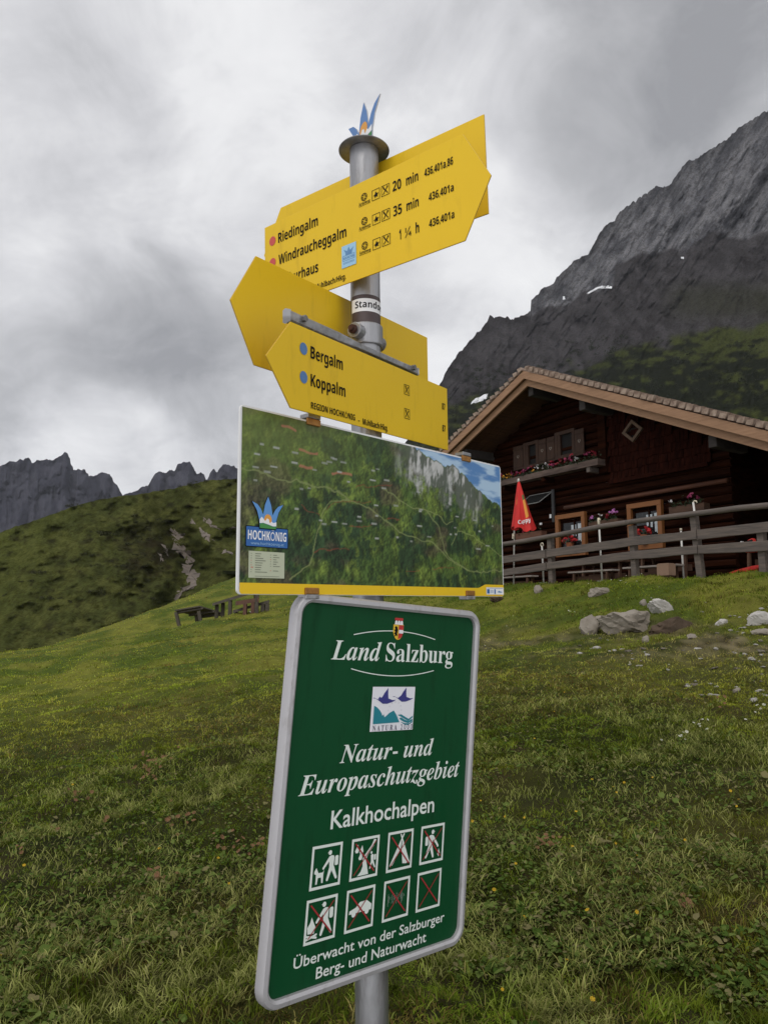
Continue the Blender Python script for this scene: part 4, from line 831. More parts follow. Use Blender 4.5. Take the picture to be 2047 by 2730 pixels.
# log courses, cut to the roof line
mb = HB(); z = GZ - 0.2; i = 0
while z < 8.2:
    h = 0.205 + 0.02 * math.sin(i * 2.1); zt = z + h
    ul = max(-7.2, RIDGE_U - (RIDGE_Z - 0.30 - zt) / SL); ur = min(3.3, RIDGE_U + (RIDGE_Z - 0.30 - zt) / SR)
    if ur > ul: 
        dp = 0.02 * math.sin(i * 3.7)
        vs = []
        for u in (ul, ur): vs += [(u, HW + 0.05, z), (u, HW - 0.03 + dp, z + 0.05 * h), (u, HW - 0.075 + dp, z + 0.3 * h), (u, HW - 0.075 + dp, z + 0.7 * h), (u, HW - 0.03 + dp, zt - 0.05 * h), (u, HW + 0.05, zt)]
        mb.add(vs, [(a, a + 1, a + 7, a + 6) for a in range(5)] + [(0, 5, 4, 3, 2, 1), (6, 7, 8, 9, 10, 11)])
    z = zt + 0.004; i += 1
mb.build('log_wall', m_log, hut)
mb = HB()                                          # body behind the front
pr = [(-7.1, GZ - 0.3), (3.2, GZ - 0.3), (3.2, roof_z(3.2) - 0.35), (RIDGE_U, RIDGE_Z - 0.35), (-7.1, roof_z(-7.1) - 0.35)]
vs = [(u, HW + 0.03, z) for u, z in pr] + [(u, HW + 10, z) for u, z in pr]; mb.add(vs, [(0, 1, 2, 3, 4), (9, 8, 7, 6, 5)] + [((i + 1) % 5, i, 5 + i, 5 + (i + 1) % 5) for i in range(5)])
mb.build('house_body', m_log, hut)
mb = HB(); pr = [(3.2, GZ - 0.3), (7.6, GZ - 0.3), (7.6, roof_z(7.6) - 0.35), (3.2, roof_z(3.2) - 0.35)]
vs = [(u, HW + 1.6, z) for u, z in pr] + [(u, HW + 9.8, z) for u, z in pr]; mb.add(vs, [(0, 1, 2, 3), (7, 6, 5, 4)] + [((i + 1) % 4, i, 4 + i, 4 + (i + 1) % 4) for i in range(4)])
mb.build('side_wall', m_log, hut)
VW = HW - 1.4                                      # the verge stands this far in front
ULE, URE = -8.3, 8.6
for ue, nm in ((ULE, 'L'), (URE, 'R')):
    mb = HB(); a, b = (RIDGE_U, RIDGE_Z), (ue, roof_z(ue)); t = 0.13
    vs = [(a[0], VW + 0.02, a[1] - 0.02), (b[0], VW + 0.02, b[1] - 0.02), (b[0], HW + 10.8, b[1] - 0.02), (a[0], HW + 10.8, a[1] - 0.02)]
    vs += [(x, y, z - t) for x, y, z in vs]
    mb.add(vs, [(0, 1, 2, 3), (7, 6, 5, 4), (0, 4, 5, 1), (1, 5, 6, 2), (2, 6, 7, 3), (3, 7, 4, 0)]); rf = mb.build('roof', m_soff, hut)
    s_ = SR if nm == 'R' else -SL; ln = math.hypot(1, s_); dirv = np.array([1, 0, -s_]) / ln * (1 if nm == 'R' else -1)
    if nm == 'L': dirv = np.array([-1, 0, -SL]) / ln
    nrm = np.array([s_ if nm == 'R' else -SL, 0, 1]) / ln
    L_ = abs(ue - RIDGE_U) * ln; mb = HB(); k = 0
    # shingle courses: the front ends show as a row of small blocks
    gq = np.random.default_rng(31 if nm == 'R' else 32); d = 0.03
    while d < L_:
        step = 0.215; nW = 1 if k >= 0 else 0
        wq = VW - 0.09 + gq.uniform(-0.02, 0.02)
        while wq < HW + 10.8:
            ww = gq.uniform(0.14, 0.20) if wq < VW + 0.6 else 3.6
            p0 = np.array([RIDGE_U, 0, RIDGE_Z]) + dirv * (d + gq.uniform(-0.012, 0.012)); p1 = p0 + dirv * (step - 0.055 + gq.uniform(-0.02, 0.01))
            a = p0 + nrm * 0.005; b = p1 + nrm * (0.018); th = nrm * (0.135 + gq.uniform(-0.012, 0.012))
            vs = [(q[0], y, q[2]) for q in (a, b, b + th * 1.0, a + th * 0.75) for y in (wq, min(wq + ww - 0.012, HW + 10.8))]
            mb.add(vs, [(0, 1, 3, 2), (2, 3, 5, 4), (4, 5, 7, 6), (6, 7, 1, 0), (0, 2, 4, 6), (1, 7, 5, 3)]); wq += ww
        d += step; k += 1
    mb.build('shingle_courses', m_roof, rf)
    for j, (dz0, dz1, w0, w1) in enumerate(((-0.02, -0.245, VW - 0.055, VW + 0.0), (-0.22, -0.44, VW + 0.07, VW + 0.13))):
        mb = HB(); ue2 = ue; vs = []
        for u, z in ((RIDGE_U, RIDGE_Z), (ue2, roof_z(ue2))):
            for w_ in (w0, w1):
                for dz in (dz0, dz1): vs.append((u, w_, z + dz))
        mb.add(vs, [(0, 4, 5, 1), (2, 3, 7, 6), (0, 2, 6, 4), (1, 5, 7, 3), (0, 1, 3, 2), (4, 6, 7, 5)]); mb.build('verge_board', m_verge, hut)
# soffit between verge and wall, lath lines across
for u in (RIDGE_U - 0.03, -0.02, 3.62, -4.9, 6.9):
    zt = roof_z(u) - 0.42 if abs(u - RIDGE_U) > 0.3 else RIDGE_Z - 0.42
    mb = HB(); mb.box((u, (VW + 0.22 + HW) / 2, zt - 0.14), (0.20, HW - VW - 0.22, 0.28)); mb.build('purlin', mat('dark purlin wood', (0.05, 0.042, 0.038), 0.9, var=0.7, scale=6, dark=(0.02, 0.016, 0.014)), hut, bevel=0.02)
for ue in (ULE, URE):
    mb = HB(); 
    for w_ in np.arange(VW + 0.30, HW - 0.1, 0.31):
        a = np.array([RIDGE_U, w_, RIDGE_Z - 0.165]); b = np.array([ue, w_, roof_z(ue) - 0.165]); mb.beam(a, b, 0.26, 0.022)
    mb.build('soffit_boards', m_soff, hut)
# shingled gable panel on the right half
mb = HB(); gq = np.random.default_rng(8); zr = 5.18; row = 0
while zr < 7.2:
    u = -0.08 - 0.06 * (row % 2)
    while u < 2.85:
        wd = gq.uniform(0.085, 0.15); zt = zr + 0.30
        if zt < roof_z(u + wd) - 0.42:
            t_ = gq.uniform(0.0, 0.018); zb = zr + gq.uniform(-0.02, 0.02)
            vs = [(a, y, z) for a in (u, u + wd - 0.008) for y, z in ((HW - 0.135 - t_, zb), (HW - 0.105, zt), (HW - 0.085, zt), (HW - 0.115 - t_ + 0.02, zb))]
            mb.add(vs, [(0, 4, 5, 1), (1, 5, 6, 2), (2, 6, 7, 3), (3, 7, 4, 0), (0, 1, 2, 3), (7, 6, 5, 4)])
        u += wd
    zr += 0.21; row += 1
mb.build('shingle_cladding', m_shk, hut)
mb = HB(); mb.box((-0.27, HW - 0.14, 6.35), (0.26, 0.12, 1.9)); mb.build('gable_post', m_log, hut, bevel=0.01)
mb = HB(); mb.box((1.35, HW - 0.15, 5.12), (2.9, 0.08, 0.10)); mb.build('cladding_sill', m_shk, hut)
mb = HB(); mb.tube([(-1.75, HW - 0.13, 4.64), (3.25, HW - 0.13, 4.66)], 0.055, 10); mb.build('ledge_log', mat('lighter brown log', (0.13, 0.045, 0.02), 0.8, var=0.8, scale=5, dark=(0.04, 0.016, 0.009), stretch=(0.3, 1, 1)), hut, smooth=True)
# diamond window
dm = HB(); c_ = (0.74, 6.35)
o4 = [(0, 0.30), (-0.33, 0), (0, -0.30), (0.33, 0)]; i4 = [(a * 0.66, b * 0.66) for a, b in o4]
vs = [(c_[0] + a, y, c_[1] + b) for y in (HW - 0.20, HW - 0.10) for a, b in o4 + i4]
dm.add(vs, [(i, (i + 1) % 4, 4 + (i + 1) % 4, 4 + i) for i in range(4)] + [(i, 8 + i, 8 + (i + 1) % 4, (i + 1) % 4) for i in range(4)] + [(4 + i, 4 + (i + 1) % 4, 12 + (i + 1) % 4, 12 + i) for i in range(4)])
dw = dm.build('diamond_window', mat('pale grey brown wood', (0.16, 0.105, 0.07), 0.85, var=0.6, scale=12, dark=(0.07, 0.045, 0.03)), hut)
mb = HB(); mb.add([(c_[0] + a, HW - 0.125, c_[1] + b) for a, b in i4], [(0, 1, 2, 3)]); mb.build('pane', m_darkin, dw)
# lower windows
def rect_frame(mb, u0, u1, z0, z1, t, w0, w1):
    mb.box(((u0 + u1) / 2, (w0 + w1) / 2, z1 - t / 2), (u1 - u0, w1 - w0, t)); mb.box(((u0 + u1) / 2, (w0 + w1) / 2, z0 + t / 2), (u1 - u0, w1 - w0, t))
    for u in (u0 + t / 2, u1 - t / 2): mb.box((u, (w0 + w1) / 2, (z0 + z1) / 2), (t, w1 - w0 - 0.004, z1 - z0 - 2 * t))
m_pot = mat('terracotta', (0.30, 0.10, 0.04), 0.85, var=0.4, scale=20, dark=(0.2, 0.06, 0.03)); m_geran = mat('geranium red', (0.40, 0.010, 0.014), 0.8)
def blossoms(name, pts, r, m, parent, org, seed):
    g = np.random.default_rng(seed); mb = HB(org)
    for p in pts:
        for _ in range(5):
            c = np.array(p) + g.normal(size=3) * r * 0.45; a = g.normal(size=3); a /= np.linalg.norm(a); b = np.cross(a, g.normal(size=3)); b /= np.linalg.norm(b)
            mb.add([c + (a * math.cos(t) + b * math.sin(t)) * r * 0.62 for t in np.linspace(0, 2 * math.pi, 6, endpoint=False)], [(0, 1, 2, 3, 4, 5)])
    return mb.build(name, m, parent)
def leafage(name, u0, u1, w, z, dz, n, parent, org, seed, cols=((0.012, 0.026, 0.008), (0.03, 0.05, 0.014))):
    g = np.random.default_rng(seed); mb = HB(org)
    for _ in range(n):
        c = np.array([g.uniform(u0, u1), w + g.normal() * 0.06, z + abs(g.normal()) * dz]); a = g.normal(size=3); a /= np.linalg.norm(a); b = np.cross(a, g.normal(size=3)); b /= np.linalg.norm(b); s_ = g.uniform(0.02, 0.045)
        mb.add([c - a * s_, c + b * s_ * 0.6, c + a * s_, c - b * s_ * 0.6], [(0, 1, 2, 3)])
    return mb.build(name, mat('box plant leaves', (0.022, 0.042, 0.012), 0.7, var=0.6, scale=20, dark=(0.01, 0.02, 0.006)), parent)
for k, (u0, u1) in enumerate(((-2.08, -0.98), (0.45, 1.49))):
    z0, z1 = 3.25, 4.45; mb = HB(); rect_frame(mb, u0, u1, z0, z1, 0.125, HW - 0.20, HW - 0.08); wf = mb.build('window', m_frame, hut, bevel=0.006)
    mb = HB(); rect_frame(mb, u0 + 0.13, u1 - 0.13, z0 + 0.13, z1 - 0.13, 0.05, HW - 0.118, HW - 0.09); mb.box(((u0 + u1) / 2 + 0.1, HW - 0.105, (z0 + z1) / 2), (0.04, 0.026, z1 - z0 - 0.36)); mb.build('sash', m_log, wf)
    mb = HB(); mb.add([(u, HW - 0.086, z) for u, z in ((u0 + 0.12, z0 + 0.12), (u1 - 0.12, z0 + 0.12), (u1 - 0.12, z1 - 0.12), (u0 + 0.12, z1 - 0.12))], [(0, 1, 2, 3)]); mb.build('pane', m_glass, wf)
    mb = HB()
    for a, b, c, d in ((0.52, 0.70, 3.78, 4.13), (0.76, 0.95, 3.62, 4.15)):
        n = 10; us = np.linspace(u0 + a * 1.0, u0 + min(b, u1 - u0 - 0.15), n + 1); vs = []
        for i, u in enumerate(us): yy = HW - 0.094 - 0.006 * (i % 2); vs += [(u, yy, c + 0.12 * (0.5 if i < n / 2 else 0.2)), (u, yy, d)]
        mb.add(vs, [(2 * i, 2 * i + 2, 2 * i + 3, 2 * i + 1) for i in range(n)])
    mb.build('curtain', m_curt, wf)
    uc = (u0 + u1) / 2 + 0.02; org = np.array([uc, HW - 0.16, z0 + 0.27])
    p = thing('flower_pot', ('terracotta pot of red geraniums in the left lower window', 'terracotta pot of red geraniums in the right lower window')[k], 'flower pot', hmat(*org), 'geranium pots in the lower windows')
    mb = HB(org); mb.tube([(uc, HW - 0.22, z0 + 0.125), (uc, HW - 0.22, z0 + 0.33), (uc, HW - 0.22, z0 + 0.37)], [0.075, 0.105, 0.115], 16); mb.build('pot', m_pot, p)
    leafage('leaves', uc - 0.18, uc + 0.22, HW - 0.24, z0 + 0.38, 0.06, 60, p, org, 50 + k); blossoms('blossoms', [(uc + d, HW - 0.27, z0 + zz) for d, zz in ((-0.19, 0.42), (-0.13, 0.46), (0.10, 0.50), (0.16, 0.46), (0.21, 0.44), (0.13, 0.42))], 0.07, m_geran, p, org, 60 + k)
# upper windows with heart shutters
for k, (u0, u1) in enumerate(((-3.34, -2.70), (-2.02, -1.26))):
    zo = 0.0 if k == 0 else 0.05; mb = HB(); rect_frame(mb, u0, u1, 6.02 + zo, 6.82 + zo, 0.10, HW - 0.17, HW - 0.08); mb.box((u0 + 0.13, HW - 0.125, 6.42 + zo), (0.16, 0.07, 0.59)); wf = mb.build('window', m_brown2, hut)
    mb = HB(); mb.add([(u, HW - 0.082, z) for u, z in ((u0 + 0.05, 6.05), (u1 - 0.05, 6.05), (u1 - 0.05, 6.80), (u0 + 0.05, 6.80))], [(0, 1, 2, 3)]); mb.build('pane', m_darkin, wf)
m_heart = mat('pale heart cut-out', (0.22, 0.19, 0.16), 0.8)
for u0, u1 in ((-3.78, -3.36), (-2.69, -2.38), (-2.34, -2.04), (-1.25, -0.92)):
    mb = HB(); mb.box(((u0 + u1) / 2, HW - 0.15, 6.42), (u1 - u0, 0.035, 0.74)); mb.box(((u0 + u1) / 2, HW - 0.175, 6.68), (u1 - u0 - 0.02, 0.02, 0.05)); mb.box(((u0 + u1) / 2, HW - 0.175, 6.15), (u1 - u0 - 0.02, 0.02, 0.05))
    sh = mb.build('shutter', m_brown2, hut, bevel=0.004)
    hp = [(0, -0.055), (0.045, -0.005), (0.050, 0.025), (0.032, 0.045), (0.010, 0.038), (0, 0.020), (-0.010, 0.038), (-0.032, 0.045), (-0.050, 0.025), (-0.045, -0.005)]
    hq = [(a * 0.55, b * 0.55 + 0.004) for a, b in hp]; n = len(hp); uc = (u0 + u1) / 2
    mb = HB(); mb.add([(uc + a, HW - 0.1695, 6.45 + b) for a, b in hp] + [(uc + a, HW - 0.1695, 6.45 + b) for a, b in hq], [(i, (i + 1) % n, n + (i + 1) % n, n + i) for i in range(n)]); mb.build('heart', m_heart, sh)
# folded-out pane between the parasol and the wall
mb = HB(); q = [(-3.15, HW - 0.12, 5.18), (-2.22, HW - 0.12, 5.18), (-2.28, HW - 0.62, 4.83), (-3.12, HW - 0.62, 4.83)]
for a, b in zip(q, q[1:] + q[:1]): mb.tube([a, b], 0.012, 6)
aw = mb.build('awning_window', mat('pale thin bar', (0.30, 0.30, 0.29), 0.5, 0.3), hut)
mb = HB(); mb.add(q, [(0, 1, 2, 3)]); mb.build('pane', mat('dark awning glass', (0.02, 0.022, 0.022), 0.15), aw)
mb = HB(); mb.box((-2.15, HW - 0.17, 4.75), (0.09, 0.05, 0.95)); mb.build('post_trim', mat('dark grey trim', (0.04, 0.04, 0.042), 0.8), hut)
mb = HB(); mb.box((-2.22, HW - 0.22, 4.45), (0.055, 0.03, 0.11)); mb.build('white_tag', m_wht2, hut)
mb = HB(); mb.box((-2.62, HW - 0.22, 4.27), (0.08, 0.03, 0.06)); mb.build('wall_plate', m_wht2, hut)

# flower boxes
m_box = mat('brown planter wood', (0.10, 0.05, 0.028), 0.85, var=0.8, scale=6, dark=(0.035, 0.018, 0.011), stretch=(0.3, 1, 2))
m_pink = mat('pink petals', (0.28, 0.035, 0.10), 0.8); m_whitef = mat('white petals', (0.48, 0.46, 0.46), 0.8); m_yelf = mat('yellow petals', (0.62, 0.30, 0.03), 0.7); m_redf = mat('deep red petals', (0.28, 0.012, 0.03), 0.7); m_purp = mat('mauve petals', (0.40, 0.13, 0.36), 0.7)
def flower_box(label, u0, u1, w, z0, h, sets, nleaf, seed, m=m_box, dw=0.2, group='flower boxes on the hut'):
    org = np.array([(u0 + u1) / 2, w, z0]); t = thing('flower_box', label, 'flower box', hmat(*org), group)
    mb = HB(org); mb.box(((u0 + u1) / 2, w - dw / 2, z0 + h / 2), (u1 - u0, 0.03, h)); mb.box(((u0 + u1) / 2, w + dw / 2, z0 + h / 2), (u1 - u0, 0.03, h)); mb.box(((u0 + u1) / 2, w, z0 + 0.015), (u1 - u0 - 0.01, dw - 0.034, 0.03))
    for u in (u0 + 0.015, u1 - 0.015): mb.box((u, w, z0 + h / 2), (0.03, dw - 0.032, h - 0.004))
    mb.build('planter', m, t, bevel=0.004); leafage('leaves', u0 + 0.05, u1 - 0.05, w - 0.05, z0 + h * 0.8, 0.09, nleaf, t, org, seed)
    for j, (mm, pts) in enumerate(sets): blossoms('blossoms', [(a, w - 0.10 - 0.05 * ((j + i) % 2), b) for i, (a, b) in enumerate(pts)], 0.050, mm, t, org, seed + j + 1)
    return t
# the long shelf: blossoms read along the photo
def su(x): return -4.19 + (x - 300) / 515 * 4.03 if x < 560 else -2.05 + (x - 560) / 255 * 1.89
gq = np.random.default_rng(77)
shelf = {0: [(su(x), 5.83 + gq.uniform(0, 0.12)) for x in (325, 396, 420, 425, 455, 460, 477, 600, 606, 663, 680, 684, 690, 697, 760, 778)], 1: [(su(x), 5.84 + gq.uniform(0, 0.1)) for x in (530, 552, 564, 568, 712, 716)], 2: [(su(x), 5.80 + gq.uniform(0, 0.1)) for x in (340, 352, 360, 372, 378, 384, 510)], 3: [(su(x), 5.82 + gq.uniform(0, 0.16)) for x in (330, 405, 440, 500, 585, 590, 620, 630, 640, 655, 700, 790, 800, 805, 810)]}
fb = flower_box('long flower box under the two shuttered upper windows, full of pink white and red blossoms', -4.25, -0.12, HW - 0.40, 5.57, 0.17, [(m_pink, shelf[0]), (m_whitef, shelf[1]), (m_yelf, shelf[2]), (m_redf, shelf[3])], 900, 90, mat('grey brown shelf wood', (0.15, 0.105, 0.085), 0.9, var=0.9, scale=4, dark=(0.04, 0.025, 0.02), stretch=(0.3, 1, 2)), 0.26)
for i, u in enumerate((-3.9, -2.2, -0.5)):
    mb = HB(); mb.box((u, HW - 0.30, 5.50), (0.12, 0.42, 0.14)); mb.build('corbel', m_greyw if i == 2 else m_log, hut, bevel=0.01)
flower_box('brown flower box between the two lower windows with mauve blossoms', -0.66, 0.32, HW - 0.28, 3.93, 0.17, [(m_purp, [(-0.55, 4.20), (-0.5, 4.22), (0.12, 4.28), (0.22, 4.30), (0.28, 4.27)]), (m_whitef, [(-0.22, 4.25)]), (m_redf, [(-0.05, 4.17), (0.02, 4.2)])], 160, 110)
flower_box('brown flower box right of the right lower window with pink and white blossoms', 1.86, 2.80, HW - 0.28, 4.02, 0.17, [(m_pink, [(2.42, 4.36), (2.50, 4.38), (2.62, 4.33), (2.68, 4.30)]), (m_whitef, [(1.95, 4.33)])], 150, 120)
flower_box('reddish empty looking flower box behind the closed parasol', -3.50, -2.42, HW - 0.30, 3.82, 0.22, [(m_redf, [(-3.2, 4.1)])], 60, 130, mat('reddish planter wood', (0.15, 0.062, 0.035), 0.85, var=0.7, scale=6, dark=(0.06, 0.025, 0.015), stretch=(0.3, 1, 2)))

# ------------------------------------------------------------------ fence
FG = 2.42
fn = thing('wooden_fence', 'weathered grey rail fence along the hut terrace with two plank rails', 'fence', hmat(0, 0, FG))
fo = np.array([0, 0, FG])
posts = [(-4.9, 3.42, 0), (-2.45, 3.44, 0.0), (0.03, 3.52, 0.02), (2.50, 3.57, 0.03), (4.08, 3.62, 0.10), (5.35, 3.30, 0), (7.6, 3.6, 0), (10, 3.6, 0)]
for i, (u, zt, ln) in enumerate(posts):
    mb = HB(fo); gp = g1(*hutp(u, 0.08, 0)[:2]) - 0.25; mb.beam((u + 0.0, 0.10, gp), (u - ln, 0.10, zt - 0.03), 0.13, 0.14, (0, 1, 0)); mb.build('post', m_greyw, fn, bevel=0.015)
def rail_at(us, zs): return lambda u: float(np.interp(u, us, zs))
rt_ = rail_at([-5, -1.62, 0.03, 2.58, 4.08, 5.58, 10], [3.40, 3.46, 3.53, 3.62, 3.62, 3.59, 3.6]); rm_ = rail_at([-5, -1.6, 2.56, 4.0, 5.55, 10], [3.0, 3.05, 3.185, 3.19, 3.2, 3.2]); rb_ = rail_at([-5, -1.61, 0.03, 2.54, 4.0, 5.52, 10], [2.66, 2.71, 2.80, 2.89, 2.90, 2.855, 2.85])
gq = np.random.default_rng(17)
for a, b in ((-7.0, -2.4), (-2.4, 2.55), (2.4, 6.3), (6.2, 10.5)):
    n = 7; us = np.linspace(a, b, n); mb = HB(fo); mb.tube([(u, -0.005 + gq.normal() * 0.006, rt_(u) + gq.normal() * 0.006) for u in us], [0.055 + 0.008 * gq.random() for _ in us], 12); mb.build('top_rail', m_greyw, fn, smooth=True)
def plank(a, b, f, h, off):
    n = 8; us = np.linspace(a, b, n + 1); vs = []
    for u in us:
        z_ = f(u) + gq.normal() * 0.004; hh = h / 2 + gq.normal() * 0.005
        vs += [(u, off - 0.022, z_ - hh), (u, off - 0.022, z_ + hh), (u, off + 0.022, z_ + hh), (u, off + 0.022, z_ - hh)]
    mb = HB(fo); mb.add(vs, [(4 * i + j, 4 * i + 4 + j, 4 * i + 4 + (j + 1) % 4, 4 * i + (j + 1) % 4) for i in range(n) for j in range(4)] + [(3, 2, 1, 0), tuple(4 * n + j for j in range(4))]); mb.build('plank_rail', m_greyw, fn, bevel=0.012)
for f, h in ((rm_, 0.19), (rb_, 0.175)):
    for a, b, off in ((-7, -0.05, -0.005), (-0.02, 4.10, -0.003), (4.12, 10, -0.006)): plank(a, b, f, h, off)

# ------------------------------------------------------------------ things on the terrace
m_wpole = mat('white painted pole', (0.66, 0.64, 0.60), 0.5); m_cream = mat('cream plastic', (0.62, 0.55, 0.42), 0.5)
def terr(u, w): return g1(*hutp(u, w, 0)[:2])
def white_pole(u, w, zt, label, knob, lean=0.03):
    z0 = terr(u, w); o = np.array([u, w, z0]); t = thing('parasol_pole', label, 'pole', hmat(*o), 'white poles behind the fence')
    mb = HB(o); mb.tube([(u, w, z0 - 0.02), (u - lean, w, zt)], 0.021, 12); mb.build('tube', m_wpole, t, smooth=True)
    mb = HB(o); x = u - lean
    if knob == 'socket': mb.tube([(x, w, zt - 0.16), (x, w, zt - 0.05), (x, w, zt + 0.03)], [0.03, 0.036, 0.028], 12); mb.tube([(x, w, zt - 0.02), (x + 0.05, w - 0.02, zt - 0.02)], [0.018, 0.026], 10)
    elif knob == 'ring':
        mb.tube([(x + 0.045 * math.cos(a) , w, zt + 0.03 + 0.045 * math.sin(a)) for a in np.linspace(0, 2 * math.pi, 17)], 0.014, 8, False)
    elif knob == 'hook': mb.tube([(x, w, zt - 0.05), (x, w, zt), (x + 0.03, w, zt + 0.03), (x + 0.07, w, zt + 0.02), (x + 0.085, w, zt - 0.02)], 0.016, 8)
    else: mb.tube([(x, w, zt - 0.03), (x, w, zt + 0.02)], [0.03, 0.026], 12)
    mb.build('fitting', m_cream, t, smooth=True)
    mb = HB(o); mb.tube([(u, w, z0 - 0.04), (u, w, z0 + 0.05)], [0.13, 0.12], 18); mb.build('foot', mat('concrete foot', (0.28, 0.27, 0.25), 0.9), t)
white_pole(1.31, 0.40, 3.84, 'tall white pole with a cream socket, between the two lower windows', 'socket')
white_pole(-0.57, 0.40, 3.36, 'short white pole with a ring on top, just left of a fence post', 'ring', 0.02)
white_pole(3.86, 0.45, 3.92, 'white pole with a hooked top rising above the fence on the right', 'hook', 0.12)
white_pole(2.95, 1.10, 3.48, 'short thin white pole seen below the right flower box', 'cap', 0.0)
# the closed red parasol
z0 = terr(-1.90, 0.6); o = np.array([-1.90, 0.6, z0])
pa = thing('closed_parasol', 'closed red parasol with orange and green fruit print on a white pole', 'parasol', hmat(*o))
m_pred = mat('red parasol cloth', (0.62, 0.022, 0.018), 0.75, var=0.5, scale=5, dark=(0.42, 0.012, 0.012), stretch=(3, 3, 0.5)); m_por = mat('orange print', (0.70, 0.28, 0.04), 0.75); m_pgr = mat('leaf green print', (0.10, 0.14, 0.035), 0.75)
ns, nl = 40, 20; vs = []; tipz = 5.22; botz = 3.93
for j in range(nl + 1):
    t = j / nl; cu = -1.60 + 0.13 * t; r = 0.02 + 0.255 * t ** 0.85
    for i in range(ns):
        a = 2 * math.pi * i / ns; rr_ = r * (1 + 0.34 * t * math.cos(5 * a + 0.6 + t) + 0.06 * math.sin(11 * a + 3 * t)); zz = tipz + (botz - tipz) * t + 0.05 * t * math.cos(5 * a) - 0.10 * t * max(0, math.cos(a + 0.4))
        vs.append((cu + rr_ * math.cos(a) * 1.08, 0.6 + rr_ * math.sin(a) * 0.8, zz))
mb = HB(o); mb.add(vs, [(j * ns + i, (j + 1) * ns + i, (j + 1) * ns + (i + 1) % ns, j * ns + (i + 1) % ns) for j in range(nl) for i in range(ns)])
for f_i in range(len(mb.f)):
    j, i = divmod(f_i, ns); t = j / nl; a = 360 * i / ns; k = 0
    if 0.30 < t < 0.50 and (238 < a < 268): k = 2 if t < 0.40 else 1
    if 0.25 < t < 0.72 and (330 < a < 360): k = 2 if t < 0.38 else 1
    mb.mi[f_i] = k
mb.build('canopy', [m_pred, m_por, m_pgr], pa, smooth=True)
mb = HB(o); mb.tube([(-1.90, 0.6, z0 - 0.02), (-1.80, 0.6, 4.2), (-1.60, 0.6, tipz)], 0.021, 12); mb.build('pole', m_wpole, pa, smooth=True)
mb = HB(o); mb.tube([(-1.605, 0.6, tipz - 0.04), (-1.60, 0.6, tipz + 0.03), (-1.598, 0.6, tipz + 0.06)], [0.035, 0.03, 0.012], 12); mb.build('finial', m_wpole, pa, smooth=True)
mb = HB(o); mb.tube([(-1.90, 0.6, z0 - 0.04), (-1.90, 0.6, z0 + 0.05)], [0.17, 0.16], 18); mb.build('foot', MATS['concrete foot'], pa)
mb = HB(o); mb.tube([(-1.83, 0.57, 3.66), (-1.82, 0.57, 3.80)], 0.035, 10); mb.tube([(-1.82, 0.56, 3.72), (-1.76, 0.52, 3.73)], 0.022, 8); mb.build('joint', m_cream, pa)
me, v = text_mesh('Cappy', 'sansb'); x0, x1 = v[:, 0].min(), v[:, 0].max()
for q in v:
    s_ = (q[0] - x0) / (x1 - x0); a = R(284 + 64 * s_); zz = q[1] * 0.15 + 4.00 + 0.05 * s_; t = (tipz - zz) / (tipz - botz)
    cu = -1.60 + 0.13 * t; r = (0.02 + 0.255 * t ** 0.85) * (1 + 0.34 * t * math.cos(5 * a + 0.6 + t) + 0.06 * math.sin(11 * a + 3 * t)) + 0.02
    q[0], q[1], q[2] = cu + r * math.cos(a) * 1.08 - o[0], 0.6 + r * math.sin(a) * 0.8 - o[1], zz - o[2]
me.vertices.foreach_set('co', v.reshape(-1)); me.materials.append(m_wht2); q_ = bpy.data.objects.new('lettering', me); COL.objects.link(q_); q_.parent = pa
# benches and tables
m_bench = mat('brown bench wood', (0.13, 0.065, 0.038), 0.8, var=0.7, scale=6, dark=(0.06, 0.03, 0.018), stretch=(0.3, 1, 2)); m_top = mat('pale table top', (0.42, 0.37, 0.33), 0.6, var=0.5, scale=5, dark=(0.3, 0.26, 0.23), stretch=(0.3, 2, 1))
def trestle(u0, u1, w, h, dpt, label, name, cat, mtop, group):
    z0 = terr((u0 + u1) / 2, w); o = np.array([(u0 + u1) / 2, w, z0]); t = thing(name, label, cat, hmat(*o), group)
    mb = HB(o)
    for k in range(2): mb.box(((u0 + u1) / 2, w - dpt / 4 + k * dpt / 2, z0 + h - 0.02), (u1 - u0, dpt / 2 - 0.012, 0.04))
    mb.build('top_boards', mtop, t, bevel=0.006)
    for u in (u0 + 0.18, u1 - 0.18):
        for s_ in (-1, 1): mb = HB(o); mb.beam((u, w + s_ * dpt * 0.42, z0 - 0.03), (u, w + s_ * dpt * 0.30, z0 + h - 0.042), 0.07, 0.05, (1, 0, 0)); mb.build('leg', m_bench, t)
    mb = HB(o); mb.box(((u0 + u1) / 2, w, z0 + h * 0.5), (u1 - u0 - 0.36, 0.04, 0.14)); mb.build('stretcher', m_bench, t)
    return t
trestle(-0.15, 1.25, 0.95, 0.40, 0.28, 'brown bench with a pale seat behind the left part of the fence', 'terrace_bench', 'bench', m_top, 'terrace benches'); trestle(1.55, 3.0, 0.95, 0.42, 0.28, 'brown bench with a pale seat behind the middle of the fence', 'terrace_bench', 'bench', m_top, 'terrace benches')
trestle(-3.6, -1.5, 1.0, 0.42, 0.28, 'brown bench behind the foot of the closed red parasol', 'terrace_bench', 'bench', m_top, 'terrace benches')
trestle(-0.2, 1.3, 1.45, 0.72, 0.62, 'brown terrace table in front of the left lower window', 'terrace_table', 'table', m_bench, 'terrace tables'); trestle(1.6, 3.1, 1.45, 0.72, 0.62, 'brown terrace table in front of the right lower window', 'terrace_table', 'table', m_bench, 'terrace tables'); trestle(4.3, 6.0, 1.3, 0.72, 0.62, 'dark terrace table at the right end behind the fence', 'terrace_table', 'table', m_bench, 'terrace tables')
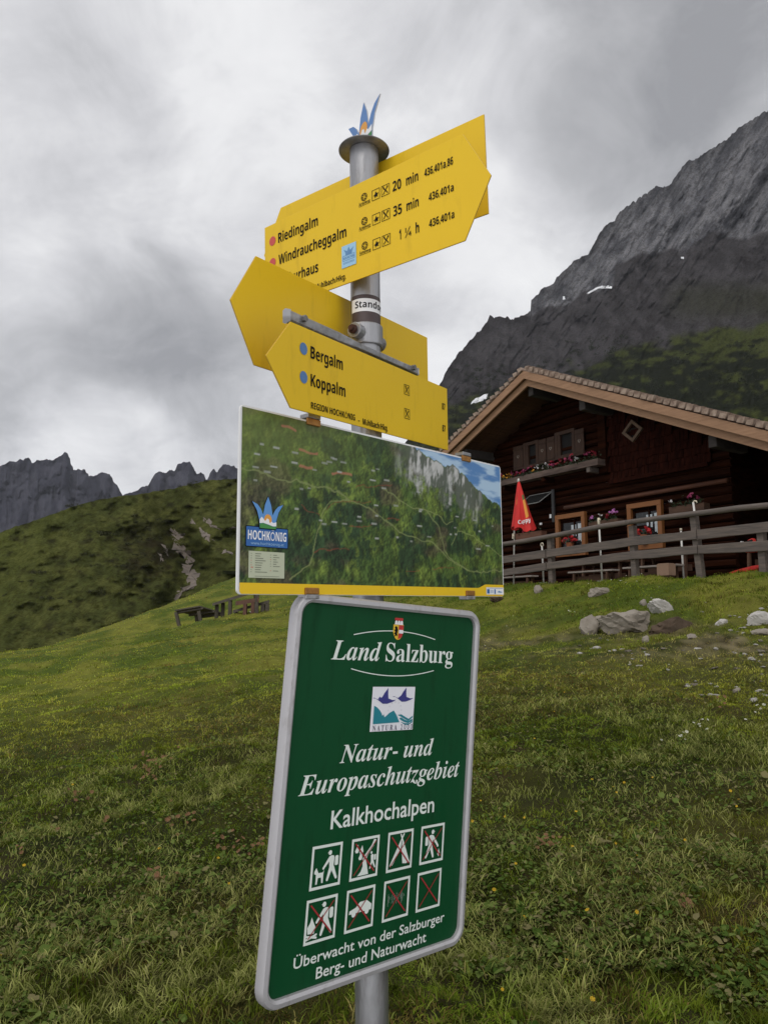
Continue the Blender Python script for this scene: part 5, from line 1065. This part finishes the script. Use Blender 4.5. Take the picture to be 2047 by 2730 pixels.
mb = MB(); mb.box((0, 0, 0.12), (0.30, 0.24, 0.25)); mb.box((0, 0, 0.251), (0.26, 0.20, 0.012)); tag(mb.build('wooden_box', mat('pale box wood', (0.46, 0.30, 0.21), 0.8, var=0.4, scale=8, dark=(0.36, 0.22, 0.15)), bevel=0.015, mw=hmat(2.93, 0.55, terr(2.93, 0.55) + 0.13)), 'pale wooden box standing behind the fence, right of the bench', 'box')
t = thing('rolled_parasol', 'bright red rolled parasol lying low behind the right end of the fence', 'parasol', hmat(4.85, 0.35, FG - 0.02))
mb = MB(); mb.tube([(-0.34, 0, 0.02), (-0.1, 0, 0.05), (0.15, 0, 0.085), (0.30, 0, 0.10)], [0.02, 0.045, 0.055, 0.052], 14); mb.build('cloth_roll', mat('bright red cloth', (0.70, 0.035, 0.025), 0.7), t, smooth=True)
mb = MB(); mb.tube([(0.30, 0, 0.10), (0.335, 0, 0.103)], [0.054, 0.050], 14); mb.build('end_cap', m_wpole, t); mb = MB(); mb.tube([(0.33, 0, 0.103), (0.56, 0, 0.13)], 0.018, 8); mb.build('stick', m_bench, t)
t = thing('rucksack', 'small bright red rucksack with a dark strap showing between the fence rails', 'rucksack', hmat(4.93, 0.42, 2.80))
mb = MB(); mb.add([(-0.10, -0.08, 0), (0.13, -0.08, 0), (0.13, 0.08, 0), (-0.10, 0.08, 0), (-0.03, -0.06, 0.24), (0.08, -0.06, 0.27), (0.08, 0.06, 0.27), (-0.03, 0.06, 0.24)], [(3, 2, 1, 0), (4, 5, 6, 7), (0, 1, 5, 4), (1, 2, 6, 5), (2, 3, 7, 6), (3, 0, 4, 7)]); mb.build('bag', MATS['bright red cloth'], t, bevel=0.03)
mb = MB(); mb.tube([(-0.06, -0.10, 0.10), (0.02, -0.105, 0.20), (0.10, -0.10, 0.22)], 0.022, 8); mb.build('strap', mat('dark strap', (0.02, 0.012, 0.01), 0.8), t); mb = MB(); mb.tube([(-0.15, -0.05, 0.13), (-0.135, -0.05, 0.22)], [0.035, 0.03], 12); mb.build('bottle', m_wht2, t); mb = MB(); mb.tube([(-0.165, -0.05, 0.02), (-0.15, -0.05, 0.13)], [0.035, 0.037], 12); mb.build('bottle_holder', MATS['dark strap'], t)

# ------------------------------------------------------------------ tables out on the meadow
m_wood3 = mat('old grey table wood', (0.105, 0.090, 0.070), 0.9, var=0.8, scale=6, dark=(0.045, 0.036, 0.028), stretch=(2, 0.4, 1))
pw = lambda x, y, d: Vector(at_depth(430 + x * 0.1989, 1560 + y * 0.1989, d))
A_, B_, C__, D_ = pw(178, 348, 25.2), pw(520, 290, 25.4), pw(858, 390, 26.6), pw(520, 430, 26.5)
base = (A_ + C__) / 2; base.z = g1(base.x, base.y)
t = thing('slatted_table', 'old grey slatted table tipped towards the slope, left of the other meadow table', 'table', Matrix.Translation(base))
nrm = (B_ - A_).cross(D_ - A_).normalized(); nrm = nrm if nrm.z > 0 else -nrm
mb = MB()
for k in range(6):
    f0, f1_ = k / 6 + 0.012, (k + 1) / 6 - 0.012; a0 = A_.lerp(B_, f0); a1 = A_.lerp(B_, f1_); b0 = D_.lerp(C__, f0); b1 = D_.lerp(C__, f1_)
    vs = [q - base for q in (a0, a1, b1, b0)]; vs += [q + nrm * 0.045 for q in vs]; mb.add(vs, [(3, 2, 1, 0), (4, 5, 6, 7), (0, 1, 5, 4), (1, 2, 6, 5), (2, 3, 7, 6), (3, 0, 4, 7)])
mb.build('slats', m_wood3, t)
for f in (0.12, 0.55, 0.9):
    a0 = A_.lerp(D_, f) - base; b0 = B_.lerp(C__, f) - base; mb = MB(); mb.beam(a0 - nrm * 0.032, b0 - nrm * 0.032, 0.09, 0.06, nrm); mb.build('batten', m_wood3, t)
for p, q in (((200, 360), (262, 628)), ((505, 345), (538, 528)), ((470, 400), (500, 470))):
    d = 25.3 if p[1] < 390 else 26.2; a = pw(*p, d) - base; b = pw(*q, d) - base; b.z = min(b.z, g1(b.x + base.x, b.y + base.y) - base.z - 0.02); mb = MB(); mb.beam(b, a, 0.10, 0.11, (0, 1, 0)); mb.build('leg', m_wood3, t)
d0 = 24.6
def meadow_table(p0, p1, depth0, depth1, w, leg_px, label, name, cat, m, th=0.09):
    a, b = pw(*p0, depth0), pw(*p1, depth1); base = (a + b) / 2; base.z = g1(base.x, base.y); t = thing(name, label, cat, Matrix.Translation(base)); back = Vector((-0.25, 0.97, 0)) * w
    mb = MB()
    for k in range(3):
        q0 = a + back * (k / 3) - base; q1 = b + back * (k / 3) - base; e = back / 3 * 0.94
        vs = [q0, q1, q1 + e, q0 + e]; vs = [q - Vector((0, 0, th)) for q in vs] + vs; mb.add(vs, [(3, 2, 1, 0), (4, 5, 6, 7), (0, 1, 5, 4), (1, 2, 6, 5), (2, 3, 7, 6), (3, 0, 4, 7)])
    mb.build('top_boards', m, t)
    for f, s_ in leg_px:
        q = a.lerp(b, f) + back * s_; mb = MB(); gz = g1(q.x, q.y) - 0.05; mb.beam(Vector((q.x, q.y, gz)) - base, q - Vector((0, 0, th)) - base, 0.11, 0.11, (0, 1, 0)); mb.build('leg', m, t)
    return t
meadow_table((700, 238), (1330, 40), 24.8, 23.2, 0.85, ((0.10, 0.85), (0.24, 0.9), (0.38, 0.12), (0.94, 0.1), (0.95, 0.85)), 'old wooden meadow table with stout legs under the map board corner', 'picnic_table', 'table', m_wood3)
meadow_table((970, 335), (1452, 198), 23.9, 23.4, 0.34, ((0.1, 0.5), (0.62, 0.5), (0.82, 0.15), (0.95, 0.2), (0.86, 0.85)), 'low wooden bench on thick legs beside the meadow table', 'meadow_bench', 'bench', m_wood3)
meadow_table((1010, 215), (1310, 165), 23.6, 23.3, 0.5, ((0.4, 0.1), (0.75, 0.1), (0.45, 0.9), (0.9, 0.9)), 'reddish brown wooden bench between the meadow table and its grey bench', 'low_bench', 'bench', mat('reddish wood', (0.13, 0.062, 0.04), 0.8, var=0.6, scale=6, dark=(0.07, 0.032, 0.022)), 0.13)

# ------------------------------------------------------------------ rocks and stones
def rock_mesh(seed, flat=0.6, sub=4, cuts=7, rough=0.42):
    g = np.random.default_rng(seed); bm = bmesh.new(); bmesh.ops.create_icosphere(bm, subdivisions=sub, radius=1)
    dirs = g.normal(size=(cuts, 3)); dirs /= np.linalg.norm(dirs, axis=1, keepdims=True); ds = g.uniform(0.48, 0.78, cuts)
    co = np.array([v.co[:] for v in bm.verts]); 
    for d, o in zip(dirs, ds):
        s_ = co @ d; over = np.maximum(0, s_ - o); co = co - np.outer(over * 0.97, d)
    n = (fbm(co[:, 0] * 2.2 + seed, co[:, 1] * 2.2 + co[:, 2] * 1.7, 5, seed, 0.55) - 0.5) + 0.7 * (fbm(co[:, 0] * 4 + co[:, 2] * 3, co[:, 1] * 4 - co[:, 2] * 4, 4, seed + 9, 0.6, True) - 0.6)
    co = co * (1 + rough * n)[:, None]; co[:, 2] *= flat
    for v, c in zip(bm.verts, co): v.co = c
    me = bpy.data.meshes.new('rock'); bm.to_mesh(me); bm.free(); me.polygons.foreach_set('use_smooth', [True] * len(me.polygons)); return me
m_rk1 = mat('grey boulder', (0.33, 0.295, 0.25), 0.95, var=0.85, scale=2.6, dark=(0.15, 0.125, 0.095), bump=0.9, bscale=9, spec=0.1); m_rk2 = mat('pale limestone', (0.50, 0.48, 0.45), 0.95, var=0.6, scale=3, dark=(0.30, 0.275, 0.24), bump=0.7, bscale=9, spec=0.1); m_rk3 = mat('brown mossy rock', (0.12, 0.085, 0.062), 0.95, var=0.9, scale=3, dark=(0.035, 0.028, 0.018), bump=0.9, bscale=8, spec=0.1)
def ground_hit(px, py):                            # where a sight line meets the ground
    r = ray(px, py); ts = np.linspace(2.2, 34, 1600); p = CAM + r * ts[:, None]; z = ground(p[:, 0], p[:, 1], False); i = np.argmax(p[:, 2] < z)
    return p[i] if p[i, 2] < z[i] else None
def z4(x, y): return (1540 + x * 507 / 1659, 1580 + y * 507 / 1659)
def rock(xb, yb, wpx, hpx, seed, m, label, name='boulder', yaw=0.0, depth=0.8, cuts=7, tilt=0.0, zoom=z4, k=507 / 1659, group=None, cat='boulder'):
    p = ground_hit(*zoom(xb, yb)); d = p[1] * 1.0; s_ = k * d / FPX
    me = rock_mesh(seed, 1.0, 4, cuts); co = np.empty(len(me.vertices) * 3, np.float32); me.vertices.foreach_get('co', co); co = co.reshape(-1, 3)
    ext = co.max(0) - co.min(0); ctr = (co.max(0) + co.min(0)) / 2; co = (co - ctr) / ext
    co *= np.array([wpx * s_, wpx * s_ * depth, hpx * s_ * 1.5]); co[:, 2] += hpx * s_ * 0.25
    co[:, 2] += co[:, 0] * tilt
    me.vertices.foreach_set('co', co.reshape(-1)); me.update(); me.materials.append(m)
    o = bpy.data.objects.new(name, me); COL.objects.link(o); o.modifiers.new('edge', 'EDGE_SPLIT').split_angle = R(24); o.location = (p[0], p[1] + wpx * s_ * depth * 0.3, g1(p[0], p[1] + 0.02)); o.rotation_euler = (0, 0, yaw)
    return tag(o, label, cat, group)
rock(430, 345, 460, 200, 3, m_rk1, 'largest grey brown boulder at the foot of the bank below the fence', cuts=9, depth=0.7)
rock(130, 352, 200, 165, 5, m_rk1, 'dark split boulder touching the left side of the largest one', cuts=8, tilt=0.25)
rock(735, 200, 215, 110, 8, m_rk2, 'smooth whitish boulder on the bank above the right end of the largest one', cuts=4, tilt=-0.25)
rock(830, 345, 390, 125, 13, m_rk3, 'low long brown rock to the right of the largest boulder', cuts=8, depth=0.4, tilt=0.18)
rock(1600, 270, 210, 115, 21, m_rk2, 'rounded whitish boulder at the right edge of the picture', cuts=3, depth=0.7)
rock(1620, 360, 230, 60, 34, m_rk1, 'flat grey slab below the whitish boulder at the right edge', cuts=8, depth=0.5)
rock(1000, 418, 90, 45, 41, m_rk1, 'small grey rock in the grass in front of the brown one', cuts=6)
rock(595, 445, 62, 55, 43, m_rk1, 'small dark rock in front of the largest boulder', cuts=8)
rock(1265, 292, 110, 50, 47, m_rk2, 'pale knobbly rock left of the whitish boulder at the right edge', cuts=7, tilt=0.3)
rock(578, 130, 70, 55, 48, m_rk1, 'small rough rock above the largest boulder', cuts=8)
def z7(x, y): return (1240 + x * 807 / 1659, 1440 + y * 807 / 1659)
rock(370, 240, 90, 26, 51, m_rk2, 'whitish rock under the fence near the parasol', zoom=z7, k=807 / 1659, cuts=6); rock(403, 300, 50, 42, 53, m_rk1, 'grey upright rock on the bank left of the boulders', zoom=z7, k=807 / 1659, cuts=8); rock(180, 350, 90, 40, 55, m_rk3, 'dark rock beside the lower right corner of the map board', zoom=z7, k=807 / 1659, cuts=7); rock(740, 310, 120, 45, 57, m_rk1, 'half buried grey rock on the bank above the split boulder', zoom=z7, k=807 / 1659, cuts=8, depth=0.5)
rock(1490, 838, 44, 28, 59, m_rk1, 'lone grey stone on the trampled ground low on the right', zoom=z7, k=807 / 1659, cuts=7, name='stone', cat='stone')
# loose stones: a few shapes, copied
lib = []
for k in range(6):
    me = rock_mesh(70 + k, 0.55, 3, 6); me.materials.append(m_rk2 if k < 4 else m_rk1); lib.append(me)
def stone(x, y, s_, k, label='small pale stone lying in the worn grass below the bank', group='loose stones on the worn ground'):
    o = bpy.data.objects.new('stone', lib[k % 6]); COL.objects.link(o); o.location = (x, y, g1(x, y) + s_ * 0.12); o.scale = (s_, s_ * random.uniform(0.7, 1.1), s_ * random.uniform(0.6, 1.0)); o.rotation_euler = (random.uniform(-.2, .2), random.uniform(-.2, .2), random.uniform(0, 6.28))
    tag(o, label, 'stone', group)
k = 0
for zx, zy, w_ in [(200, 412, 46), (258, 424, 32), (125, 475, 60), (165, 498, 80), (750, 503, 64), (918, 507, 42), (1040, 495, 80), (1205, 497, 66), (1355, 505, 30), (1372, 518, 44), (1400, 408, 52), (440, 540, 70), (470, 548, 30), (585, 540, 40), (320, 545, 60), (1450, 545, 60), (1620, 460, 40), (1600, 520, 90), (1085, 182, 40), (738, 88, 24), (640, 68, 22), (1115, 105, 24), (1215, 358, 40), (1325, 225, 50), (1365, 218, 36), (1408, 226, 46), (1415, 320, 50), (1450, 318, 36), (1395, 355, 46), (1430, 352, 46), (1495, 285, 62), (1330, 348, 50), (1440, 380, 40), (1600, 130, 60), (165, 366, 24), (15, 465, 36), (15, 525, 40), (395, 578, 24), (475, 585, 40), (1550, 465, 44), (1590, 412, 70)]:
    p = ground_hit(*z4(zx, zy))
    if p is not None: stone(p[0], p[1], w_ * 0.5 * 507 / 1659 * p[1] / FPX * 0.9, k, *(('small pale stone on the grassy bank beside the boulders', 'loose stones on the bank') if zy < 330 else ())); k += 1
gq = np.random.default_rng(99)
for _ in range(130):
    zx, zy = gq.uniform(500, 1659), gq.uniform(600, 900)
    if zx < 1200 and zy > 700: continue
    if gq.random() > (zx / 1659) ** 1.3: continue
    p = ground_hit(*z7(zx, zy))
    if p is not None: stone(p[0], p[1], gq.uniform(0.015, 0.05), k); k += 1
for zx, zy in [(900, 375), (930, 385), (985, 345), (1060, 350), (1100, 340), (1130, 335), (1240, 300)]:
    p = at_depth(430 + zx * 0.1989, 1560 + zy * 0.1989, 25.5); stone(p[0], p[1], 0.16, k, 'pale stone on the turf under the old meadow table', 'stones under the meadow table'); k += 1

# ------------------------------------------------------------------ grass: one mass of blades over the meadow
def blades(n, rmin, rmax, seed):
    g = np.random.default_rng(seed)
    a = g.uniform(R(-36), R(36), n); r = 1 / g.uniform(1 / rmax, 1 / rmin, n); far = g.random(n) < 0.48; r = np.where(far, 1 / g.uniform(1 / rmax, 1 / 5.5, n), r); x = r * np.sin(a); y = r * np.cos(a)
    u, w = hut_uw(x, y); gv = gravel(x, y)
    keep = (w < 0.35) & (g.random(n) > gv * 0.72); x, y, r, gv = x[keep], y[keep], r[keep], gv[keep]; n = len(x)
    z = ground(x, y)
    pat = fbm(x * 0.55, y * 0.55, 4, 3); dry = fbm(x * 0.8 + 7, y * 0.8, 4, 13); tuft = fbm(x * 2.6, y * 2.6, 3, 23); hay = sstep(0.47, 0.60, fbm(x * 1.3 + 2, y * 0.8, 4, 33)) * sstep(10.5, 5.0, r)
    cell = 0.075 * 2.0 ** np.clip(np.floor(np.log2(r / 5.0)), 0, 3); cx_i = np.floor(x / cell + 0.9 * fbm(x * 9, y * 9, 2, 71)); cy_i = np.floor(y / cell + 0.9 * fbm(x * 9 + 5, y * 9, 2, 72))
    h1 = hash2(cx_i, cy_i, 1); h2 = hash2(cx_i, cy_i, 2); h3 = hash2(cx_i, cy_i, 3); h4 = hash2(cx_i, cy_i, 4)          # every tuft has its own lean, length and tint
    onbank = sstep(-4.2, -3.0, hut_uw(x, y)[1]) * (hut_uw(x, y)[0] > -8)
    flat = g.random(n) < 0.06 + 0.48 * hay * (h3 > 0.3)
    Ln = g.uniform(0.022, 0.048, n) * (0.3 + 1.0 * h1) * (0.6 + 0.9 * tuft) * (1 + 0.25 * sstep(10, 25, r)) * (1 + 0.9 * onbank * tuft); Ln = np.where(flat, g.uniform(0.025, 0.07, n), Ln)
    Wd = np.maximum(0.0032 * g.uniform(0.7, 1.7, n), r * 0.00066)
    th = 2 * math.pi * h2 + g.normal(0, 1.0, n) * np.where(flat, 1.6, 0.9); lean = np.where(flat, g.uniform(1.0, 1.5, n), np.abs(g.normal(0.5, 0.4, n)) + 0.6 * h3)
    dirh = np.stack([np.cos(th), np.sin(th), np.zeros(n)], 1); side = np.stack([-np.sin(th + g.normal(0, 0.5, n)), np.cos(th), np.zeros(n)], 1)
    P0 = np.stack([x, y, z - 0.006 + np.where(flat, g.uniform(0.01, 0.05, n), 0)], 1)
    l1 = lean * 0.6; l2 = np.where(flat, lean, np.minimum(lean * 1.7, 2.1))
    Q1 = P0 + (dirh * np.sin(l1)[:, None] + np.array([0, 0, 1.]) * np.cos(l1)[:, None]) * (Ln * 0.55)[:, None]
    Q2 = Q1 + (dirh * np.sin(l2)[:, None] + np.array([0, 0, 1.]) * np.cos(l2)[:, None]) * (Ln * 0.45)[:, None]
    hw = (side * (Wd / 2)[:, None]); Vv = np.stack([P0 - hw, P0 + hw, Q1 + hw * 0.85, Q1 - hw * 0.85, Q2], 1)
    green = lerp3((0.076, 0.128, 0.012), (0.172, 0.236, 0.022), g.random(n) * 0.5 + h4 * 0.5); yel = lerp3((0.23, 0.25, 0.030), (0.33, 0.29, 0.055), g.random(n)); brn = lerp3((0.10, 0.062, 0.025), (0.21, 0.14, 0.06), g.random(n)); hy = lerp3((0.12, 0.14, 0.035), (0.38, 0.37, 0.16), g.random(n) ** 1.4)
    c = lerp3(green, yel, np.clip(sstep(0.37, 0.66, pat) * 0.62 + g.normal(0, 0.15, n) + 0.3 * (h1 - 0.5) + 0.30 * sstep(4.5, 9, r) * (1 - onbank), 0, 1) * 0.75)
    c = lerp3(c, brn, (g.random(n) < 0.06 + 0.6 * sstep(0.51, 0.66, dry) * (h4 > 0.3)).astype(float) * 0.85); c = lerp3(c, hy, flat * (0.3 + 0.55 * hay))
    c = lerp3(c, (0.055, 0.105, 0.010), onbank * 0.5 * g.random(n))
    c = lerp3(c, (0.27, 0.225, 0.10), gv * 0.85); c = c * 1.12
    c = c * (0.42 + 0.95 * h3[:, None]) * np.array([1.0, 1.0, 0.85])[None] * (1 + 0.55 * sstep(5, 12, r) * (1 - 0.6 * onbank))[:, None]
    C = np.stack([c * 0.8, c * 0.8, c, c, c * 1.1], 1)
    i = np.arange(n)[:, None] * 5; idx = np.concatenate([i, i + 1, i + 2, i + 3, i + 3, i + 2, i + 4], 1)
    return Vv.reshape(-1, 3), np.tile([4, 3], n), idx.reshape(-1), C.reshape(-1, 3)
m_grass = mat('grass blades', (0.08, 0.1, 0.02), 0.9, attr='paint', spec=0.05)
pm = m_grass.node_tree; bs = pm.nodes['Principled BSDF']; tr = nd(pm, 'ShaderNodeBsdfTranslucent'); pm.links.new(pm.nodes['Color Attribute'].outputs[0], tr.inputs[0]); mx = nd(pm, 'ShaderNodeMixShader'); mx.inputs[0].default_value = 0.25
pm.links.new(bs.outputs[0], mx.inputs[1]); pm.links.new(tr.outputs[0], mx.inputs[2]); pm.links.new(mx.outputs[0], pm.nodes['Material Output'].inputs[0])
tag(soup_mesh('meadow_grass', *blades(700000, 1.9, 40, 1), m_grass), kind='stuff')
# broad leaves, buttercups and daisies among the grass
def leaves(n, seed):
    g = np.random.default_rng(seed); a = g.uniform(R(-35), R(35), n * 3); r = 1 / g.uniform(1 / 11, 1 / 2.1, n * 3); x = r * np.sin(a); y = r * np.cos(a)
    k = fbm(x * 2.2, y * 2.2, 3, 63) > 0.42; x, y, r = x[k][:n], y[k][:n], r[k][:n]; n = len(x); z = ground(x, y) + g.uniform(0.01, 0.05, n)
    th = g.uniform(0, 6.28, n); d = np.stack([np.cos(th), np.sin(th), g.uniform(-0.1, 0.9, n)], 1); d /= np.linalg.norm(d, axis=1, keepdims=True); s_ = np.stack([-np.sin(th), np.cos(th), g.uniform(-0.4, 0.4, n)], 1); L_ = (g.uniform(0.010, 0.032, n) * np.where(g.random(n) < 0.06, 1.9, 1.0))[:, None]; Wd = L_ * g.uniform(0.22, 0.42, (n, 1)); P = np.stack([x, y, z], 1)
    Vv = np.stack([P, P + d * L_ * 0.35 - s_ * Wd, P + d * L_ * 0.75 - s_ * Wd * 0.8, P + d * L_ - np.array([0, 0, 0.2]) * L_, P + d * L_ * 0.75 + s_ * Wd * 0.8, P + d * L_ * 0.35 + s_ * Wd], 1)
    c = lerp3((0.05, 0.095, 0.014), (0.17, 0.22, 0.055), g.random(n)); c = lerp3(c, (0.24, 0.20, 0.10), (g.random(n) < 0.2).astype(float) * 0.8); C = np.repeat(c, 6, 0)
    return Vv.reshape(-1, 3), np.full(n, 6), np.arange(n * 6), C
tag(soup_mesh('meadow_leaves', *leaves(48000, 4), m_grass), kind='stuff')
def petals(pts, rad, col, name, seed):
    g = np.random.default_rng(seed); Vv = []; ft = []; idx = []; o = 0
    for (x, y) in pts:
        r_ = rad * g.uniform(0.7, 1.3); c = np.array([x, y, g1(x, y) + g.uniform(0.03, 0.07)]); t = g.normal(size=3) * 0.35 + np.array([0, -0.5, 1]); t /= np.linalg.norm(t); a = np.cross(t, [1, 0, 0.1]); a /= np.linalg.norm(a); b = np.cross(t, a)
        for q in range(5):
            th = q * 1.2566; Vv += [c, c + (a * math.cos(th - .5) + b * math.sin(th - .5)) * r_ + t * r_ * 0.25, c + (a * math.cos(th + .5) + b * math.sin(th + .5)) * r_ + t * r_ * 0.25]; ft.append(3); idx += [o, o + 1, o + 2]; o += 3
    return tag(soup_mesh(name, np.array(Vv), np.array(ft), np.array(idx), np.tile(col, (o, 1)), m_leaf), kind='stuff')
def z8(x, y): return (1240 + x * 807 / 1659, 1900 + y * 830 / 1706)
pts = [ground_hit(*z8(*q)) for q in [(695, 398), (795, 430), (810, 405), (870, 397), (828, 445), (1455, 497), (1500, 525), (1490, 580), (218, 632), (325, 627), (85, 535), (558, 720), (587, 760), (608, 600), (278, 905), (670, 1145), (942, 1190), (158, 990), (40, 665), (205, 1650), (700, 1690)]]
g = np.random.default_rng(3); ptsy = [(p[0], p[1]) for p in pts if p is not None]
for _ in range(25):
    p = ground_hit(g.uniform(0, 2047), g.uniform(1760, 2600)); ptsy.append((p[0], p[1]))
petals(ptsy, 0.008, (0.50, 0.32, 0.02), 'buttercups', 5)
ptsw = []
for x0, y0, sx, sy, n in ((1250, 165, 70, 25, 14), (1640, 30, 60, 30, 8)):
    for _ in range(n):
        p = ground_hit(*z8(g.normal(x0, sx), g.normal(y0, sy)))
        if p is not None: ptsw.append((p[0], p[1]))
for x0, y0, sx, sy, n in ((830, 235, 90, 12, 12), (560, 370, 60, 25, 6), (1000, 195, 60, 6, 5)):
    for _ in range(n):
        p = ground_hit(*z7(g.normal(x0, sx), g.normal(y0, sy)))
        if p is not None: ptsw.append((p[0], p[1]))
for _ in range(12):
    p = ground_hit(g.uniform(1250, 2047), g.uniform(1600, 1800)); 
    if p is not None: ptsw.append((p[0], p[1]))
petals(ptsw, 0.012, (0.5, 0.5, 0.4), 'daisies', 6)
# dead leaves
ptsd = []
for x0, y0, sx, sy, n in ((860, 350, 45, 35, 26), (960, 320, 60, 20, 12), (440, 560, 40, 10, 8), (300, 755, 20, 8, 4), (105, 880, 15, 8, 3), (610, 665, 15, 8, 3), (1400, 780, 70, 25, 16), (940, 1010, 60, 25, 10), (1040, 660, 60, 30, 12)):
    for _ in range(n):
        p = ground_hit(g.normal(x0, sx) * 760 / 1659, 1900 + g.normal(y0, sy) * 830 / 1812)
        if p is not None: ptsd.append((p[0], p[1]))
for x0, y0, n in ((460, 735, 10), (410, 745, 5), (1200, 1140, 6), (1420, 15, 5)):
    for _ in range(n):
        p = ground_hit(*z8(g.normal(x0, 25), g.normal(y0, 12)))
        if p is not None: ptsd.append((p[0], p[1]))
petals(ptsd, 0.014, (0.19, 0.10, 0.05), 'dead_leaves', 8)

# ------------------------------------------------------------------ the air: thin even haze round everything
mh = bpy.data.materials.new('haze'); mh.use_nodes = True; t = mh.node_tree; t.nodes.remove(t.nodes['Principled BSDF'])
pv = nd(t, 'ShaderNodeVolumePrincipled'); pv.inputs['Color'].default_value = (0.86, 0.90, 1.0, 1); pv.inputs['Density'].default_value = 0.00003
t.links.new(pv.outputs[0], t.nodes['Material Output'].inputs['Volume'])
tag(MB().box((0, 1500, 600), (12000, 9000, 1700)).build('haze', mh), kind='stuff')
S.cycles.volume_bounces = 0
